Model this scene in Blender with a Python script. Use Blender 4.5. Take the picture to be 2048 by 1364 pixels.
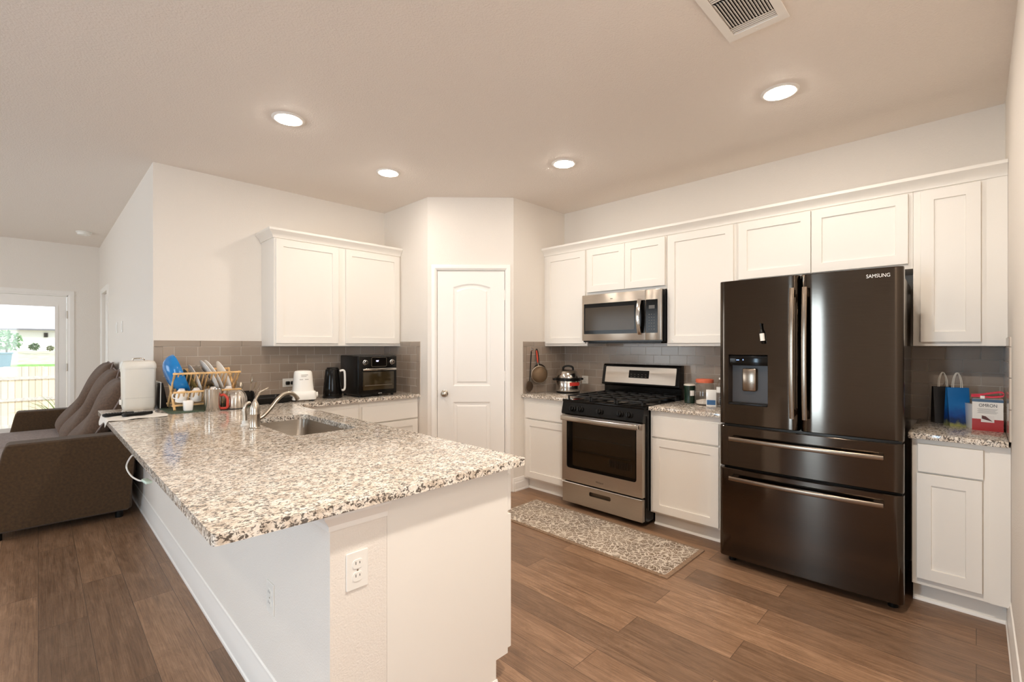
import bpy, bmesh, math, random
from mathutils import Vector, Matrix
random.seed(7)
PI = math.pi
for o in list(bpy.data.objects): bpy.data.objects.remove(o)
S = bpy.context.scene
C = S.collection
R = math.radians

# ------------------------------------------------------------------ camera, world, sun, exposure
cam_d = bpy.data.cameras.new('camera'); cam = bpy.data.objects.new('camera', cam_d); C.objects.link(cam)
cam.location = (0, 0, 1.372); cam.rotation_euler = (R(90), 0, R(44.71 - 90))
cam_d.sensor_width = 36.0; cam_d.lens = 938 / 2048 * 36.0
cam_d.shift_x = 0.0; cam_d.shift_y = 10 / 2048
cam_d.clip_start = 0.02; cam_d.clip_end = 400
S.camera = cam
vs = S.view_settings
S.display_settings.display_device = 'sRGB'
vs.view_transform = 'Standard'; vs.look = 'None'; vs.gamma = 1.0; vs.use_curve_mapping = False
vs.exposure = 0.22
S.cycles.use_denoising = True
S.cycles.max_bounces = 10; S.cycles.diffuse_bounces = 6; S.cycles.transparent_max_bounces = 16
S.cycles.sample_clamp_indirect = 6.0
S.cycles.caustics_reflective = False; S.cycles.caustics_refractive = False

W = bpy.data.worlds.new('sky'); S.world = W; W.use_nodes = True
bg = W.node_tree.nodes['Background']
bg.inputs[0].default_value = (0.82, 0.91, 1.0, 1); bg.inputs[1].default_value = 1.8

sun_d = bpy.data.lights.new('sun', 'SUN'); sun = bpy.data.objects.new('sun', sun_d); C.objects.link(sun)
sun_d.energy = 2.5; sun_d.angle = R(0.6); sun_d.color = (1, 0.95, 0.88)
sun.rotation_euler = Vector((-0.35, 0.62, -0.70)).to_track_quat('-Z', 'Y').to_euler()

LAMP_STRENGTH = 152.0             # radiance of the recessed lamps' lenses
LAMP_COL = (1.0, 0.90, 0.79)

def area(name, loc, rot, sx, sy, power, col, portal=False):
    d = bpy.data.lights.new(name, 'AREA'); o = bpy.data.objects.new(name, d); C.objects.link(o)
    d.shape = 'RECTANGLE'; d.size = sx; d.size_y = sy; d.energy = power; d.color = col
    o.location = loc; o.rotation_euler = rot
    if portal: d.cycles.is_portal = True
    return o
# area lamps added in the window openings to strengthen daylight; the last only a portal
DAY = (0.90, 0.95, 1.0)
area('daylight glass door left', (-3.59, 1.48, 1.15), (0, R(-90), 0), 2.05, 0.40, 64, (0.58, 0.80, 1.0))
area('daylight window sofa', (-3.59, 6.2, 1.4), (0, R(-90), 0), 1.6, 2.5, 44, DAY)
area('added fill dining window', (-1.6, -2.98, 1.35), (R(90), 0, 0), 2.3, 1.8, 47, DAY)  # unseen dining-side lamp, added to fill the ceiling and end panel
area('patio portal', (-0.26, 8.93, 1.1), (R(-90), 0, 0), 1.0, 1.9, 1, (1, 1, 1), True)
# two unseen fill lamps added out of view, and the entry's ceiling lamp
def unseen_lamp(name, x, y, p):
    d = bpy.data.lights.new(name, 'AREA'); o = bpy.data.objects.new(name, d); C.objects.link(o)
    d.shape = 'DISK'; d.size = 0.14; d.energy = p; d.color = LAMP_COL; o.location = (x, y, 2.765)
unseen_lamp('added fill lamp', -0.9, -0.9, 12)
unseen_lamp('added fill lamp', -0.9, 1.6, 8)
unseen_lamp('entry lamp', 1.15, 0.45, 38)

# ------------------------------------------------------------------ helpers
def lin(c):
    out = []
    for v in c:
        v = v / 255.0
        out.append(v / 12.92 if v <= 0.04045 else ((v + 0.055) / 1.055) ** 2.4)
    return tuple(out) + (1.0,)

def P(name, col, rough=0.5, metal=0.0, **kw):
    m = bpy.data.materials.new(name); m.use_nodes = True
    b = m.node_tree.nodes['Principled BSDF']
    b.inputs['Base Color'].default_value = lin(col)
    b.inputs['Roughness'].default_value = rough; b.inputs['Metallic'].default_value = metal
    for k, v in kw.items(): b.inputs[k.replace('_', ' ')].default_value = v
    return m
class N:
    """small node-graph helper on a material"""
    def __init__(s, m): s.t = m.node_tree; s.b = s.t.nodes['Principled BSDF']
    def n(s, typ, props=None, **ins):
        nd = s.t.nodes.new(typ)
        for k, v in (props or {}).items(): setattr(nd, k, v)
        for k, v in ins.items(): s.i(nd, k, v)
        return nd
    def i(s, nd, k, v):
        k2 = int(k[1:]) if k[0] == '_' else k.replace('_', ' ')
        if hasattr(v, 'is_output') or isinstance(v, bpy.types.NodeSocket): s.t.links.new(v, nd.inputs[k2])
        else: nd.inputs[k2].default_value = v
    def coord(s): return s.n('ShaderNodeTexCoord').outputs['Object']
    def mapping(s, v, loc=(0, 0, 0), rot=(0, 0, 0), sc=(1, 1, 1)):
        return s.n('ShaderNodeMapping', Vector=v, Location=loc, Rotation=rot, Scale=sc).outputs[0]
    def noise(s, v, scale, detail=3, rough=0.5, dist=0.0, out=0):
        return s.n('ShaderNodeTexNoise', Vector=v, Scale=scale, Detail=detail, Roughness=rough, Distortion=dist).outputs[out]
    def ramp(s, f, stops, interp='LINEAR'):
        r = s.n('ShaderNodeValToRGB', _0=f); cr = r.color_ramp; cr.interpolation = interp
        while len(cr.elements) < len(stops): cr.elements.new(0.5)
        for e, (p, c) in zip(cr.elements, stops): e.position = p; e.color = c if len(c) == 4 else lin(c)
        return r.outputs[0]
    def mix(s, f, a, b, mode='MIX'):
        m = s.n('ShaderNodeMix', dict(data_type='RGBA', blend_type=mode))
        s.i(m, '_0', f); s.i(m, '_6', a); s.i(m, '_7', b); return m.outputs[2]
    def math(s, op, a, b=0.0):
        m = s.n('ShaderNodeMath', dict(operation=op)); s.i(m, '_0', a); s.i(m, '_1', b); return m.outputs[0]
    def bump(s, h, dist=0.002, strength=1.0):
        s.i(s.b, 'Normal', s.n('ShaderNodeBump', Height=h, Distance=dist, Strength=strength).outputs[0])
    def col(s, v): s.i(s.b, 'Base_Color', v)
    def rough(s, v): s.i(s.b, 'Roughness', v)

def textured(name, col, rough, scale, dist, metal=0.0, var=0.0, **kw):
    m = P(name, col, rough, metal, **kw); n = N(m); c = n.coord(); f = n.noise(c, scale, 4)
    n.bump(f, dist)
    if var:
        a = [max(0, v * (1 - var)) for v in col]; b = [min(255, v * (1 + var)) for v in col]
        n.col(n.ramp(n.noise(c, scale * 0.4, 4), [(0.3, a), (0.7, b)]))
    return m

M_wall = textured('painted wall', (234, 227, 218), 0.62, 170, 0.0016)
M_ceil = textured('painted ceiling', (240, 231, 222), 0.75, 110, 0.0028)
M_trim = textured('white trim paint', (244, 240, 234), 0.35, 60, 0.0001)
M_cab = textured('white cabinet lacquer', (239, 234, 226), 0.38, 40, 0.0001)
M_plastic = textured('white plastic', (238, 235, 228), 0.3, 90, 0.00005)
M_cream = textured('cream plastic', (226, 220, 208), 0.3, 90, 0.00005)
M_black = textured('black plastic', (20, 18, 16), 0.28, 120, 0.0001, Specular_IOR_Level=0.22)
M_gloss = textured('black enamel', (14, 12, 10), 0.12, 30, 0.00003, Specular_IOR_Level=0.22)
M_iron = textured('cast iron', (26, 24, 22), 0.55, 300, 0.0004)
M_rubber = textured('dark rubber', (30, 28, 26), 0.7, 200, 0.0003)
M_chrome = textured('polished steel', (205, 200, 194), 0.16, 20, 0.0001, 1.0)
M_nickel = textured('brushed nickel', (188, 178, 164), 0.28, 150, 0.0001, 1.0)
M_hole = P('dark slot', (30, 26, 22), 0.8)

def brushed(name, col, rough, aniso, vert=False):
    m = P(name, col, rough, 1.0); n = N(m); c = n.coord()
    f = n.noise(n.mapping(c, sc=(3, 3, 260) if not vert else (260, 260, 3)), 3.0, 3)
    n.i(n.b, 'Anisotropic', aniso); n.i(n.b, 'Anisotropic_Rotation', 0.0 if vert else 0.25)
    n.i(n.b, 'Tangent', n.n('ShaderNodeTangent', dict(direction_type='RADIAL', axis='Z')).outputs[0])
    a = [v * 0.93 for v in col]
    n.col(n.ramp(f, [(0.3, a), (0.7, col)]))
    n.rough(n.math('MULTIPLY_ADD', f, 0.06)); 
    nd = [x for x in m.node_tree.nodes if x.type == 'MATH'][-1]; nd.inputs[2].default_value = rough - 0.03
    return m
M_steel = brushed('brushed stainless steel', (196, 186, 174), 0.30, 0.6)
M_blacksteel = brushed('dark stainless steel', (84, 75, 67), 0.10, 0.80)
M_mug = brushed('shiny brushed steel', (212, 204, 194), 0.24, 0.75)
M_sinksteel = brushed('sink steel', (170, 160, 148), 0.34, 0.4)

def glassy(name, tint=(1, 1, 1), refl=0.10):
    m = bpy.data.materials.new(name); m.use_nodes = True; t = m.node_tree; t.nodes.clear()
    o = t.nodes.new('ShaderNodeOutputMaterial'); mx = t.nodes.new('ShaderNodeMixShader')
    tr = t.nodes.new('ShaderNodeBsdfTransparent'); gl = t.nodes.new('ShaderNodeBsdfGlossy'); lw = t.nodes.new('ShaderNodeLayerWeight')
    pw = t.nodes.new('ShaderNodeMath'); pw.operation = 'POWER'; pw.inputs[1].default_value = 3.0
    ml = t.nodes.new('ShaderNodeMath'); ml.operation = 'MULTIPLY_ADD'; ml.inputs[1].default_value = 0.6; ml.inputs[2].default_value = 0.05
    lw.inputs[0].default_value = 0.5
    tr.inputs[0].default_value = tint + (1,); gl.inputs['Roughness'].default_value = 0.03
    t.links.new(lw.outputs['Facing'], pw.inputs[0]); t.links.new(pw.outputs[0], ml.inputs[0]); t.links.new(ml.outputs[0], mx.inputs[0])
    t.links.new(tr.outputs[0], mx.inputs[1]); t.links.new(gl.outputs[0], mx.inputs[2])
    t.links.new(mx.outputs[0], o.inputs[0]); return m
M_glass = glassy('window glass', (0.97, 0.99, 0.98))
M_clear = glassy('clear plastic', (0.93, 0.93, 0.92))
M_dglass = P('dark oven glass', (16, 13, 10), 0.06, 0.0, Alpha=0.48, Specular_IOR_Level=0.3)
M_mwglass = textured('smoked door glass', (70, 62, 52), 0.12, 900, 0.0, Specular_IOR_Level=0.22)

def emit(name, col, s):
    m = bpy.data.materials.new(name); m.use_nodes = True; b = m.node_tree.nodes['Principled BSDF']
    b.inputs['Base Color'].default_value = (0, 0, 0, 1)
    b.inputs['Emission Color'].default_value = tuple(col) + (1,); b.inputs['Emission Strength'].default_value = s
    return m
M_lens = emit('lamp lens', LAMP_COL, LAMP_STRENGTH)
M_digits = emit('lit digits', (0.75, 0.7, 1.0), 3.0)
M_bluedot = emit('blue indicator', (0.3, 0.45, 1.0), 2.5)

# granite
M_granite = P('speckled granite', (214, 200, 182), 0.10); n = N(M_granite); c = n.coord()
c1 = n.mapping(c, rot=(0.3, 0.5, 0.4), sc=(1.0, 1.5, 1.2))
big = n.noise(c1, 74, 5, 0.62, 0.9); fine = n.noise(c1, 120, 4, 0.6, 0.6)
base = n.ramp(n.noise(c, 30, 4, 0.6), [(0.30, (184, 168, 150)), (0.46, (224, 211, 195)), (0.62, (242, 235, 224))])
k1 = n.ramp(big, [(0.512, (0, 0, 0, 1)), (0.555, (1, 1, 1, 1))])
k2 = n.ramp(fine, [(0.55, (0, 0, 0, 1)), (0.62, (1, 1, 1, 1))])
x = n.mix(n.math('MULTIPLY', k2, 0.55), base, lin((128, 108, 88)))
x = n.mix(n.math('MULTIPLY', k1, 0.88), x, lin((50, 40, 32)))
n.col(x)

# floor planks run along world y
M_floor = P('wood plank floor', (120, 90, 68), 0.42); n = N(M_floor); c = n.coord()
sw = n.n('ShaderNodeSeparateXYZ', _0=c)
v = n.n('ShaderNodeCombineXYZ', _0=sw.outputs[1], _1=sw.outputs[0], _2=0.0).outputs[0]
br = n.n('ShaderNodeTexBrick', dict(offset=0.37, offset_frequency=2), Vector=v, Scale=1.0, Mortar_Size=0.0011, Mortar_Smooth=0.2,
         Brick_Width=1.22, Row_Height=0.178, Color1=(0, 0, 0, 1), Color2=(1, 1, 1, 1), Mortar=(0.5, 0.5, 0.5, 1), Bias=0.0)
rnd = n.n('ShaderNodeSeparateColor', _0=br.outputs[0]).outputs[0]
vo = n.n('ShaderNodeVectorMath', dict(operation='ADD'), _0=v, _1=n.n('ShaderNodeCombineXYZ', _0=n.math('MULTIPLY', rnd, 17.3), _1=n.math('MULTIPLY', rnd, 5.1), _2=rnd).outputs[0]).outputs[0]
g1 = n.noise(n.mapping(vo, sc=(1.1, 13, 1)), 2.2, 6, 0.62, 1.3)
g2 = n.noise(n.mapping(vo, sc=(3, 120, 1)), 2.0, 3, 0.6)
g3 = n.noise(n.mapping(vo, sc=(1.0, 3.0, 1)), 3.0, 4, 0.6, 2.2)
gr = n.ramp(n.math('ADD', n.math('MULTIPLY', g1, 0.6), n.math('MULTIPLY', g3, 0.4)), [(0.30, (110, 84, 62)), (0.48, (154, 122, 94)), (0.64, (190, 156, 126))])
rgs = n.math('MULTIPLY_ADD', n.math('SINE', n.math('MULTIPLY', n.math('ADD', g3, n.math('MULTIPLY', g1, .35)), 62.0)), .5)
[q for q in M_floor.node_tree.nodes if q.type == 'MATH'][-1].inputs[2].default_value = .5
gr = n.mix(n.math('MULTIPLY', rgs, .20), gr, lin((92, 70, 54)))
gr = n.mix(0.40, gr, n.ramp(g2, [(0.3, (100, 74, 56)), (0.7, (184, 150, 122))]))
gr = n.mix(1.0, gr, n.ramp(rnd, [(0.0, (196, 192, 190)), (0.5, (228, 222, 218)), (1.0, (255, 250, 246))]), 'MULTIPLY')
gr = n.mix(n.math('MULTIPLY', br.outputs[1], 0.75), gr, lin((62, 46, 36)))
n.col(gr); n.bump(n.math('SUBTRACT', n.math('MULTIPLY', g2, 0.35), br.outputs[1]), 0.0012)
n.rough(n.ramp(g1, [(0.3, (0.30, 0.30, 0.30, 1)), (0.7, (0.46, 0.46, 0.46, 1))]))

def tile(name, axis, off):
    m = P(name, (150, 134, 120), 0.18); n = N(m); c = n.coord(); sp = n.n('ShaderNodeSeparateXYZ', _0=c)
    s = sp.outputs[0 if axis == 'x' else 1]
    v = n.n('ShaderNodeCombineXYZ', _0=n.math('ADD', s, off), _1=n.math('ADD', sp.outputs[2], 20 * 0.0762 - 1.3665), _2=0.0).outputs[0]
    b = n.n('ShaderNodeTexBrick', dict(offset=0.5), Vector=v, Scale=1.0, Mortar_Size=0.0018, Mortar_Smooth=0.3, Brick_Width=0.1550, Row_Height=0.0762,
            Color1=lin((156, 141, 127)), Color2=lin((168, 152, 137)), Mortar=lin((206, 196, 184)), Bias=0.0)
    n.col(b.outputs[0]); n.bump(n.math('SUBTRACT', 1.0, b.outputs[1]), 0.0015)
    n.rough(n.math('MULTIPLY_ADD', b.outputs[1], 0.5)); [q for q in m.node_tree.nodes if q.type == 'MATH'][-1].inputs[2].default_value = 0.16
    return m
M_tile_x = tile('taupe subway tile on the sink wall', 'x', 0.03)
M_tile_y = tile('taupe subway tile on the range wall', 'y', 0.02)
M_tile_edge = textured('taupe border tile', (162, 147, 133), 0.2, 15, 0.0002)
M_grout = textured('grout', (206, 196, 184), 0.8, 200, 0.0003)

def fabric(name, col, scale=420, dist=0.0012, var=0.12):
    m = P(name, col, 0.95); n = N(m); c = n.coord()
    w = n.math('ADD', n.noise(n.mapping(c, sc=(1, 1, 3)), scale, 2), n.noise(n.mapping(c, sc=(3, 3, 1)), scale, 2))
    n.bump(w, dist); n.i(n.b, 'Sheen_Weight', 0.15)
    n.col(n.ramp(n.noise(c, 60, 4), [(0.3, [v * (1 - var) for v in col]), (0.7, [min(255, v * (1 + var)) for v in col])]))
    return m
M_sofa = fabric('brown woven upholstery', (74, 53, 30))
M_pillow = fabric('taupe pillow fabric', (96, 74, 58))
M_seat = fabric('grey taupe seat fabric', (142, 126, 120))
M_cloth = fabric('white cotton cloth', (236, 230, 220), 600, 0.0005, 0.03)
M_pink = fabric('pink cuff fabric', (226, 70, 90), 600, 0.0005, 0.05)
M_bamboo = textured('bamboo', (222, 180, 124), 0.45, 60, 0.0003, var=0.10)

# ------------------------------------------------------------------ mesh builder
class MB:
    def __init__(s, M=None): s.bm = bmesh.new(); s.M = M
    def box(s, x0, x1, y0, y1, z0, z1, bev=0.0, seg=2, M=None):
        vs_ = bmesh.ops.create_cube(s.bm, size=1.0)['verts']
        for v in vs_: v.co = Vector(((x0 + x1) / 2 + v.co.x * (x1 - x0), (y0 + y1) / 2 + v.co.y * (y1 - y0), (z0 + z1) / 2 + v.co.z * (z1 - z0)))
        es = {e for v in vs_ for e in v.link_edges}
        if M is not None: bmesh.ops.transform(s.bm, matrix=M, verts=vs_)
        if bev > 0: bmesh.ops.bevel(s.bm, geom=list(es), offset=bev, segments=seg, profile=0.5, affect='EDGES')
        return s
    def loop(s, pts): return [s.bm.verts.new(Vector(p)) for p in pts]
    def bridge(s, a, b, closed=True):
        k = len(a)
        for i in range(k if closed else k - 1):
            j = (i + 1) % k
            s.bm.faces.new((a[i], a[j], b[j], b[i]))
    def fill(s, a):
        try: s.bm.faces.new(a)
        except ValueError: pass
    def loft(s, loops, cap0=True, cap1=True):
        L = [s.loop(l) for l in loops]
        for a, b in zip(L, L[1:]): s.bridge(a, b)
        if cap0: s.fill(L[0])
        if cap1: s.fill(L[-1])
        return s
    def prism(s, poly, z0, z1, plane='xy'):
        f = {'xy': lambda a, b, t: (a, b, t), 'xz': lambda a, b, t: (a, t, b), 'yz': lambda a, b, t: (t, a, b)}[plane]
        return s.loft([[f(a, b, z0) for a, b in poly], [f(a, b, z1) for a, b in poly]])
    def lathe(s, prof, n=28, c=(0, 0, 0), M=None, cap0=True, cap1=True):
        loops = []
        for r, z in prof:
            r = max(r, 1e-4); l = []
            for i in range(n):
                p = Vector((r * math.cos(2 * PI * i / n), r * math.sin(2 * PI * i / n), z))
                if M is not None: p = M @ p
                l.append(p + Vector(c))
            loops.append(l)
        return s.loft(loops, cap0, cap1)
    def cyl(s, c, r, h, axis='z', n=24, bev=0.0):
        M = {'z': Matrix(), 'x': Matrix.Rotation(PI / 2, 4, 'Y'), 'y': Matrix.Rotation(-PI / 2, 4, 'X')}[axis]
        pr = [(r, 0), (r, h)] if bev <= 0 else [(r - bev, 0), (r, bev), (r, h - bev), (r - bev, h)]
        return s.lathe(pr, n, c, M)
    def tube(s, pts, r, n=10, closed=False, flat=1.0):
        pts = [Vector(p) for p in pts]; K = len(pts); loops = []; up = None
        for i, p in enumerate(pts):
            a = pts[(i - 1) % K] if (closed or i) else p; b = pts[(i + 1) % K] if (closed or i < K - 1) else p
            t = (b - a).normalized()
            if up is None:
                up = Vector((0, 0, 1)) if abs(t.z) < 0.9 else Vector((1, 0, 0))
            u = (up - t * up.dot(t)).normalized(); w = t.cross(u); up = u
            rr = r[i] if isinstance(r, (list, tuple)) else r
            loops.append([p + u * rr * math.cos(2 * PI * k / n) * flat + w * rr * math.sin(2 * PI * k / n) for k in range(n)])
        if closed:
            L = [s.loop(l) for l in loops]
            for i in range(K): s.bridge(L[i], L[(i + 1) % K])
            return s
        return s.loft(loops)
    def shaker(s, x0, x1, z0, z1, y=0.0, t=0.02, rail=0.058, rec=0.009):
        def rc(i, yy): return [(x0 + i, yy, z0 + i), (x1 - i, yy, z0 + i), (x1 - i, yy, z1 - i), (x0 + i, yy, z1 - i)]
        return s.loft([rc(0, y + t), rc(0, y + 0.0015), rc(0.0015, y), rc(rail, y), rc(rail + 0.002, y + rec)])
    def holed(s, outer, holes, y, plane=lambda a, b, y: (a, y, b)):
        es = []; hl = []
        for k, lp in enumerate([outer] + holes):
            vs_ = s.loop([plane(a, b, y) for a, b in lp]); hl.append(vs_)
            es += [s.bm.edges.new((vs_[i], vs_[(i + 1) % len(vs_)])) for i in range(len(vs_))]
        bmesh.ops.triangle_fill(s.bm, edges=es, use_beauty=True, use_dissolve=False)
        return hl
    def grid(s, f, nu, nv):
        V = [[s.bm.verts.new(Vector(f(i / nu, j / nv))) for j in range(nv + 1)] for i in range(nu + 1)]
        for i in range(nu):
            for j in range(nv): s.bm.faces.new((V[i][j], V[i + 1][j], V[i + 1][j + 1], V[i][j + 1]))
        return s
    def cushion(s, w, d, t, p=3.0, nu=26, nv=26, f=None, edge=0.012):
        """a pillow w x d, thickness t, in local xy with bulge along z; f warps points"""
        f = f or (lambda q: q)
        for sg in (1, -1):
            def fn(u, v, sg=sg):
                a, b = u * 2 - 1, v * 2 - 1
                pr = max(0.0, (1 - abs(a) ** p) * (1 - abs(b) ** p)) ** 0.5
                pin = 1 - 0.05 * (1 - abs(a * b))
                return f(Vector((a * w / 2 * (1 - 0.05 * (1 - b * b) * 0 ) , b * d / 2, sg * (edge * 0.0 + t / 2 * pr))))
            s.grid(fn, nu, nv)
        bmesh.ops.remove_doubles(s.bm, verts=s.bm.verts, dist=0.0004)
        return s
    def build(s, name, mat, parent=None, smooth=35, bevel=0.0, label=None, sub=0):
        bm = s.bm
        if s.M is not None: bmesh.ops.transform(bm, matrix=s.M, verts=bm.verts)
        bmesh.ops.recalc_face_normals(bm, faces=bm.faces)
        me = bpy.data.meshes.new(name); bm.to_mesh(me); bm.free()
        ob = bpy.data.objects.new(name, me); C.objects.link(ob)
        me.materials.append(mat)
        if smooth: me.shade_smooth(); me.set_sharp_from_angle(angle=R(smooth))
        if parent is not None: ob.parent = parent
        if sub:
            q = ob.modifiers.new('smooth', 'SUBSURF'); q.levels = sub; q.render_levels = sub
        if bevel:
            q = ob.modifiers.new('edge', 'BEVEL'); q.width = bevel; q.segments = 2; q.limit_method = 'ANGLE'; q.angle_limit = R(40)
        if label: ob['label'] = label
        return ob

def tag(o, label, cat, group=None, kind=None):
    o['label'] = label; o['category'] = cat
    if group: o['group'] = group
    if kind: o['kind'] = kind
    return o
def thing(name, label, cat, loc=(0, 0, 0), rz=0.0, group=None):
    o = bpy.data.objects.new(name, None); C.objects.link(o); o.empty_display_size = 0.05
    o.location = loc; o.rotation_euler = (0, 0, rz)
    return tag(o, label, cat, group)
def struct(name, mb, mat, parent=None, label=None, **kw):
    o = mb.build(name, mat, parent, **kw)
    if parent is None: o['kind'] = 'structure'
    if label: o['label'] = label
    return o
def copy_tree(o, parent=None):
    c = o.copy(); C.objects.link(c)
    if parent is not None: c.parent = parent
    for ch in [q for q in bpy.data.objects if q.parent == o]: copy_tree(ch, c)
    return c
def text(name, body, size, mat, parent, loc, rot=(PI / 2, 0, 0), label=None, width=None, align='LEFT'):
    cu = bpy.data.curves.new(name, 'FONT'); cu.body = body; cu.size = size; cu.extrude = 0.0003; cu.align_x = align
    t = bpy.data.objects.new('tmp', cu); C.objects.link(t)
    bpy.context.view_layer.update()
    me = bpy.data.meshes.new_from_object(t.evaluated_get(bpy.context.evaluated_depsgraph_get()))
    bpy.data.objects.remove(t)
    if width:
        xs = [v.co.x for v in me.vertices]; k = width / (max(xs) - min(xs)); x0 = min(xs)
        for v in me.vertices: v.co.x = (v.co.x - x0) * k
    me.materials.clear(); me.materials.append(mat)
    o = bpy.data.objects.new(name, me); C.objects.link(o); o.parent = parent; o.location = loc; o.rotation_euler = rot
    return o
def rrect(w, h, r, n=5, cx=0, cy=0):
    out = []
    for sx, sy, a0 in ((1, 1, 0), (-1, 1, 90), (-1, -1, 180), (1, -1, 270)):
        for k in range(n + 1):
            a = R(a0 + 90 * k / n)
            out.append((cx + sx * (w / 2 - r) + r * math.cos(a), cy + sy * (h / 2 - r) + r * math.sin(a)))
    return out
def arc(p0, p1, p2, k):
    """quadratic curve through control points"""
    p0, p1, p2 = Vector(p0), Vector(p1), Vector(p2)
    return [(1 - t) ** 2 * p0 + 2 * t * (1 - t) * p1 + t * t * p2 for t in [i / k for i in range(k + 1)]]
def spline(pts, k=8):
    pts = [Vector(p) for p in pts]; out = []
    P_ = [2 * pts[0] - pts[1]] + pts + [2 * pts[-1] - pts[-2]]
    for i in range(1, len(P_) - 2):
        a, b, c, d = P_[i - 1:i + 3]
        for j in range(k):
            t = j / k
            out.append(0.5 * (2 * b + (c - a) * t + (2 * a - 5 * b + 4 * c - d) * t * t + (3 * b - a - 3 * c + d) * t ** 3))
    return out + [pts[-1]]

# ------------------------------------------------------------------ dimensions of the room (metres, camera stands at the origin)
H = 2.77                      # ceiling
YT = 4.44                     # sink wall (faces -y)
XW = 0.613                    # its free end, face of the peninsula's half wall
XP = 2.572; YPA = 3.66        # pantry corner
XB = 3.15; YPB = 3.098
XR = 3.92                     # range wall (faces -x)
YS = -0.119                   # short wall beside the camera (faces +y)
YF = 8.85                     # far wall of the living area
XL = -3.6; YN = -3.0
FACE_X = Matrix.Rotation(-PI / 2, 4, 'Z')   # local front -y turned to face -x

# ------------------------------------------------------------------ setting
struct('floor', MB().box(XL - .1, XR + .2, YN - .1, YF + .12, -0.12, 0), M_floor, smooth=0)
struct('ceiling', MB().box(XL - .15, XR + .2, YN - .15, YF + .15, H, H + .12), M_ceil, smooth=0)

def wall_cells(x0, x1, z0, z1, t, holes):
    """wall in local x,z with thickness t behind y=0 and rectangular openings"""
    mb = MB(); xs = sorted({x0, x1, *[h[0] for h in holes], *[h[1] for h in holes]}); zs = sorted({z0, z1, *[h[2] for h in holes], *[h[3] for h in holes]})
    def solid(i, j):
        if i < 0 or j < 0 or i >= len(xs) - 1 or j >= len(zs) - 1: return False
        cx, cz = (xs[i] + xs[i + 1]) / 2, (zs[j] + zs[j + 1]) / 2
        return not any(h[0] < cx < h[1] and h[2] < cz < h[3] for h in holes)
    for i in range(len(xs) - 1):
        for j in range(len(zs) - 1):
            if not solid(i, j): continue
            a, b, c_, d = xs[i], xs[i + 1], zs[j], zs[j + 1]
            mb.fill(mb.loop([(a, 0, c_), (b, 0, c_), (b, 0, d), (a, 0, d)])); mb.fill(mb.loop([(a, t, c_), (b, t, c_), (b, t, d), (a, t, d)]))
            if not solid(i - 1, j): mb.fill(mb.loop([(a, 0, c_), (a, t, c_), (a, t, d), (a, 0, d)]))
            if not solid(i + 1, j): mb.fill(mb.loop([(b, 0, c_), (b, t, c_), (b, t, d), (b, 0, d)]))
            if not solid(i, j - 1): mb.fill(mb.loop([(a, 0, c_), (b, 0, c_), (b, t, c_), (a, t, c_)]))
            if not solid(i, j + 1): mb.fill(mb.loop([(a, 0, d), (b, 0, d), (b, t, d), (a, t, d)]))
    bmesh.ops.remove_doubles(mb.bm, verts=mb.bm.verts, dist=1e-5)
    return mb
def placed(mb, loc, rz):
    mb.M = Matrix.Translation(loc) @ Matrix.Rotation(rz, 4, 'Z'); return mb

struct('wall_sink', MB().box(XW + .12, XP + .1, YT, YT + .12, 0, H), M_wall, smooth=0)
# living-room side of the sink wall, with an inner doorway further along
DW0, DW1 = 7.70, 8.48
struct('wall_hall', placed(wall_cells(-(YF + .12), -YT, 0, H, .12, [(-DW1, -DW0, 0, 2.08)]), (XW, 0, 0), -PI / 2), M_wall, smooth=0)
struct('wall_pantry_left', MB().box(XP, XP + .1, YPA, YT + .1, 0, H), M_wall, smooth=0)
PA = math.atan2(YPB - YPA, XB - XP); PL = math.hypot(XB - XP, YPB - YPA)
PD0, PD1, PDT = 0.082, 0.731, 2.088
struct('wall_pantry', placed(wall_cells(0, PL, 0, H, .1, [(PD0, PD1, 0, PDT)]), (XP, YPA, 0), PA), M_wall, smooth=0)
struct('wall_pantry_right', MB().box(XB, XR + .1, YPB, YPB + .1, 0, H), M_wall, smooth=0)
struct('wall_range', MB().box(XR, XR + .12, YS - .1, YPB + .1, 0, H), M_wall, smooth=0)
struct('wall_right', MB().box(1.0, XR + .12, YS - .12, YS, 0, H), M_wall, smooth=0)
struct('wall_entry', MB().box(1.0, 1.12, YN - .1, YS - .12, 0, H), M_wall, smooth=0)
NW = (-2.8, -.4, .4, 2.3)  # unseen window opening behind the camera, added for more daylight
struct('wall_near', placed(wall_cells(-1.12, -XL + .1, 0, H, .1, [(-NW[1], -NW[0], NW[2], NW[3])]), (0, YN, 0), PI), M_wall, smooth=0)
WIN = [(1.19, 1.77, 0.06, 2.24), (4.9, 7.5, 0.55, 2.25)]
struct('wall_left', placed(wall_cells(-YF - .1, -YN + .1, 0, H, .12, [(-b, -a, c_, d) for a, b, c_, d in WIN]), (XL - .12, 0, 0), -PI / 2), M_wall, smooth=0)
PX0, PX1, PZ1 = -0.82, 0.288, 2.062
struct('wall_far', placed(wall_cells(XL - .1, XW + .13, 0, H, .12, [(PX0, PX1, 0, PZ1)]), (0, YF, 0), 0), M_wall, smooth=0)
struct('wall_peninsula', MB().box(XW, 0.803, 1.372, YT - .001, 0, 0.884), M_wall, smooth=0)

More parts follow.
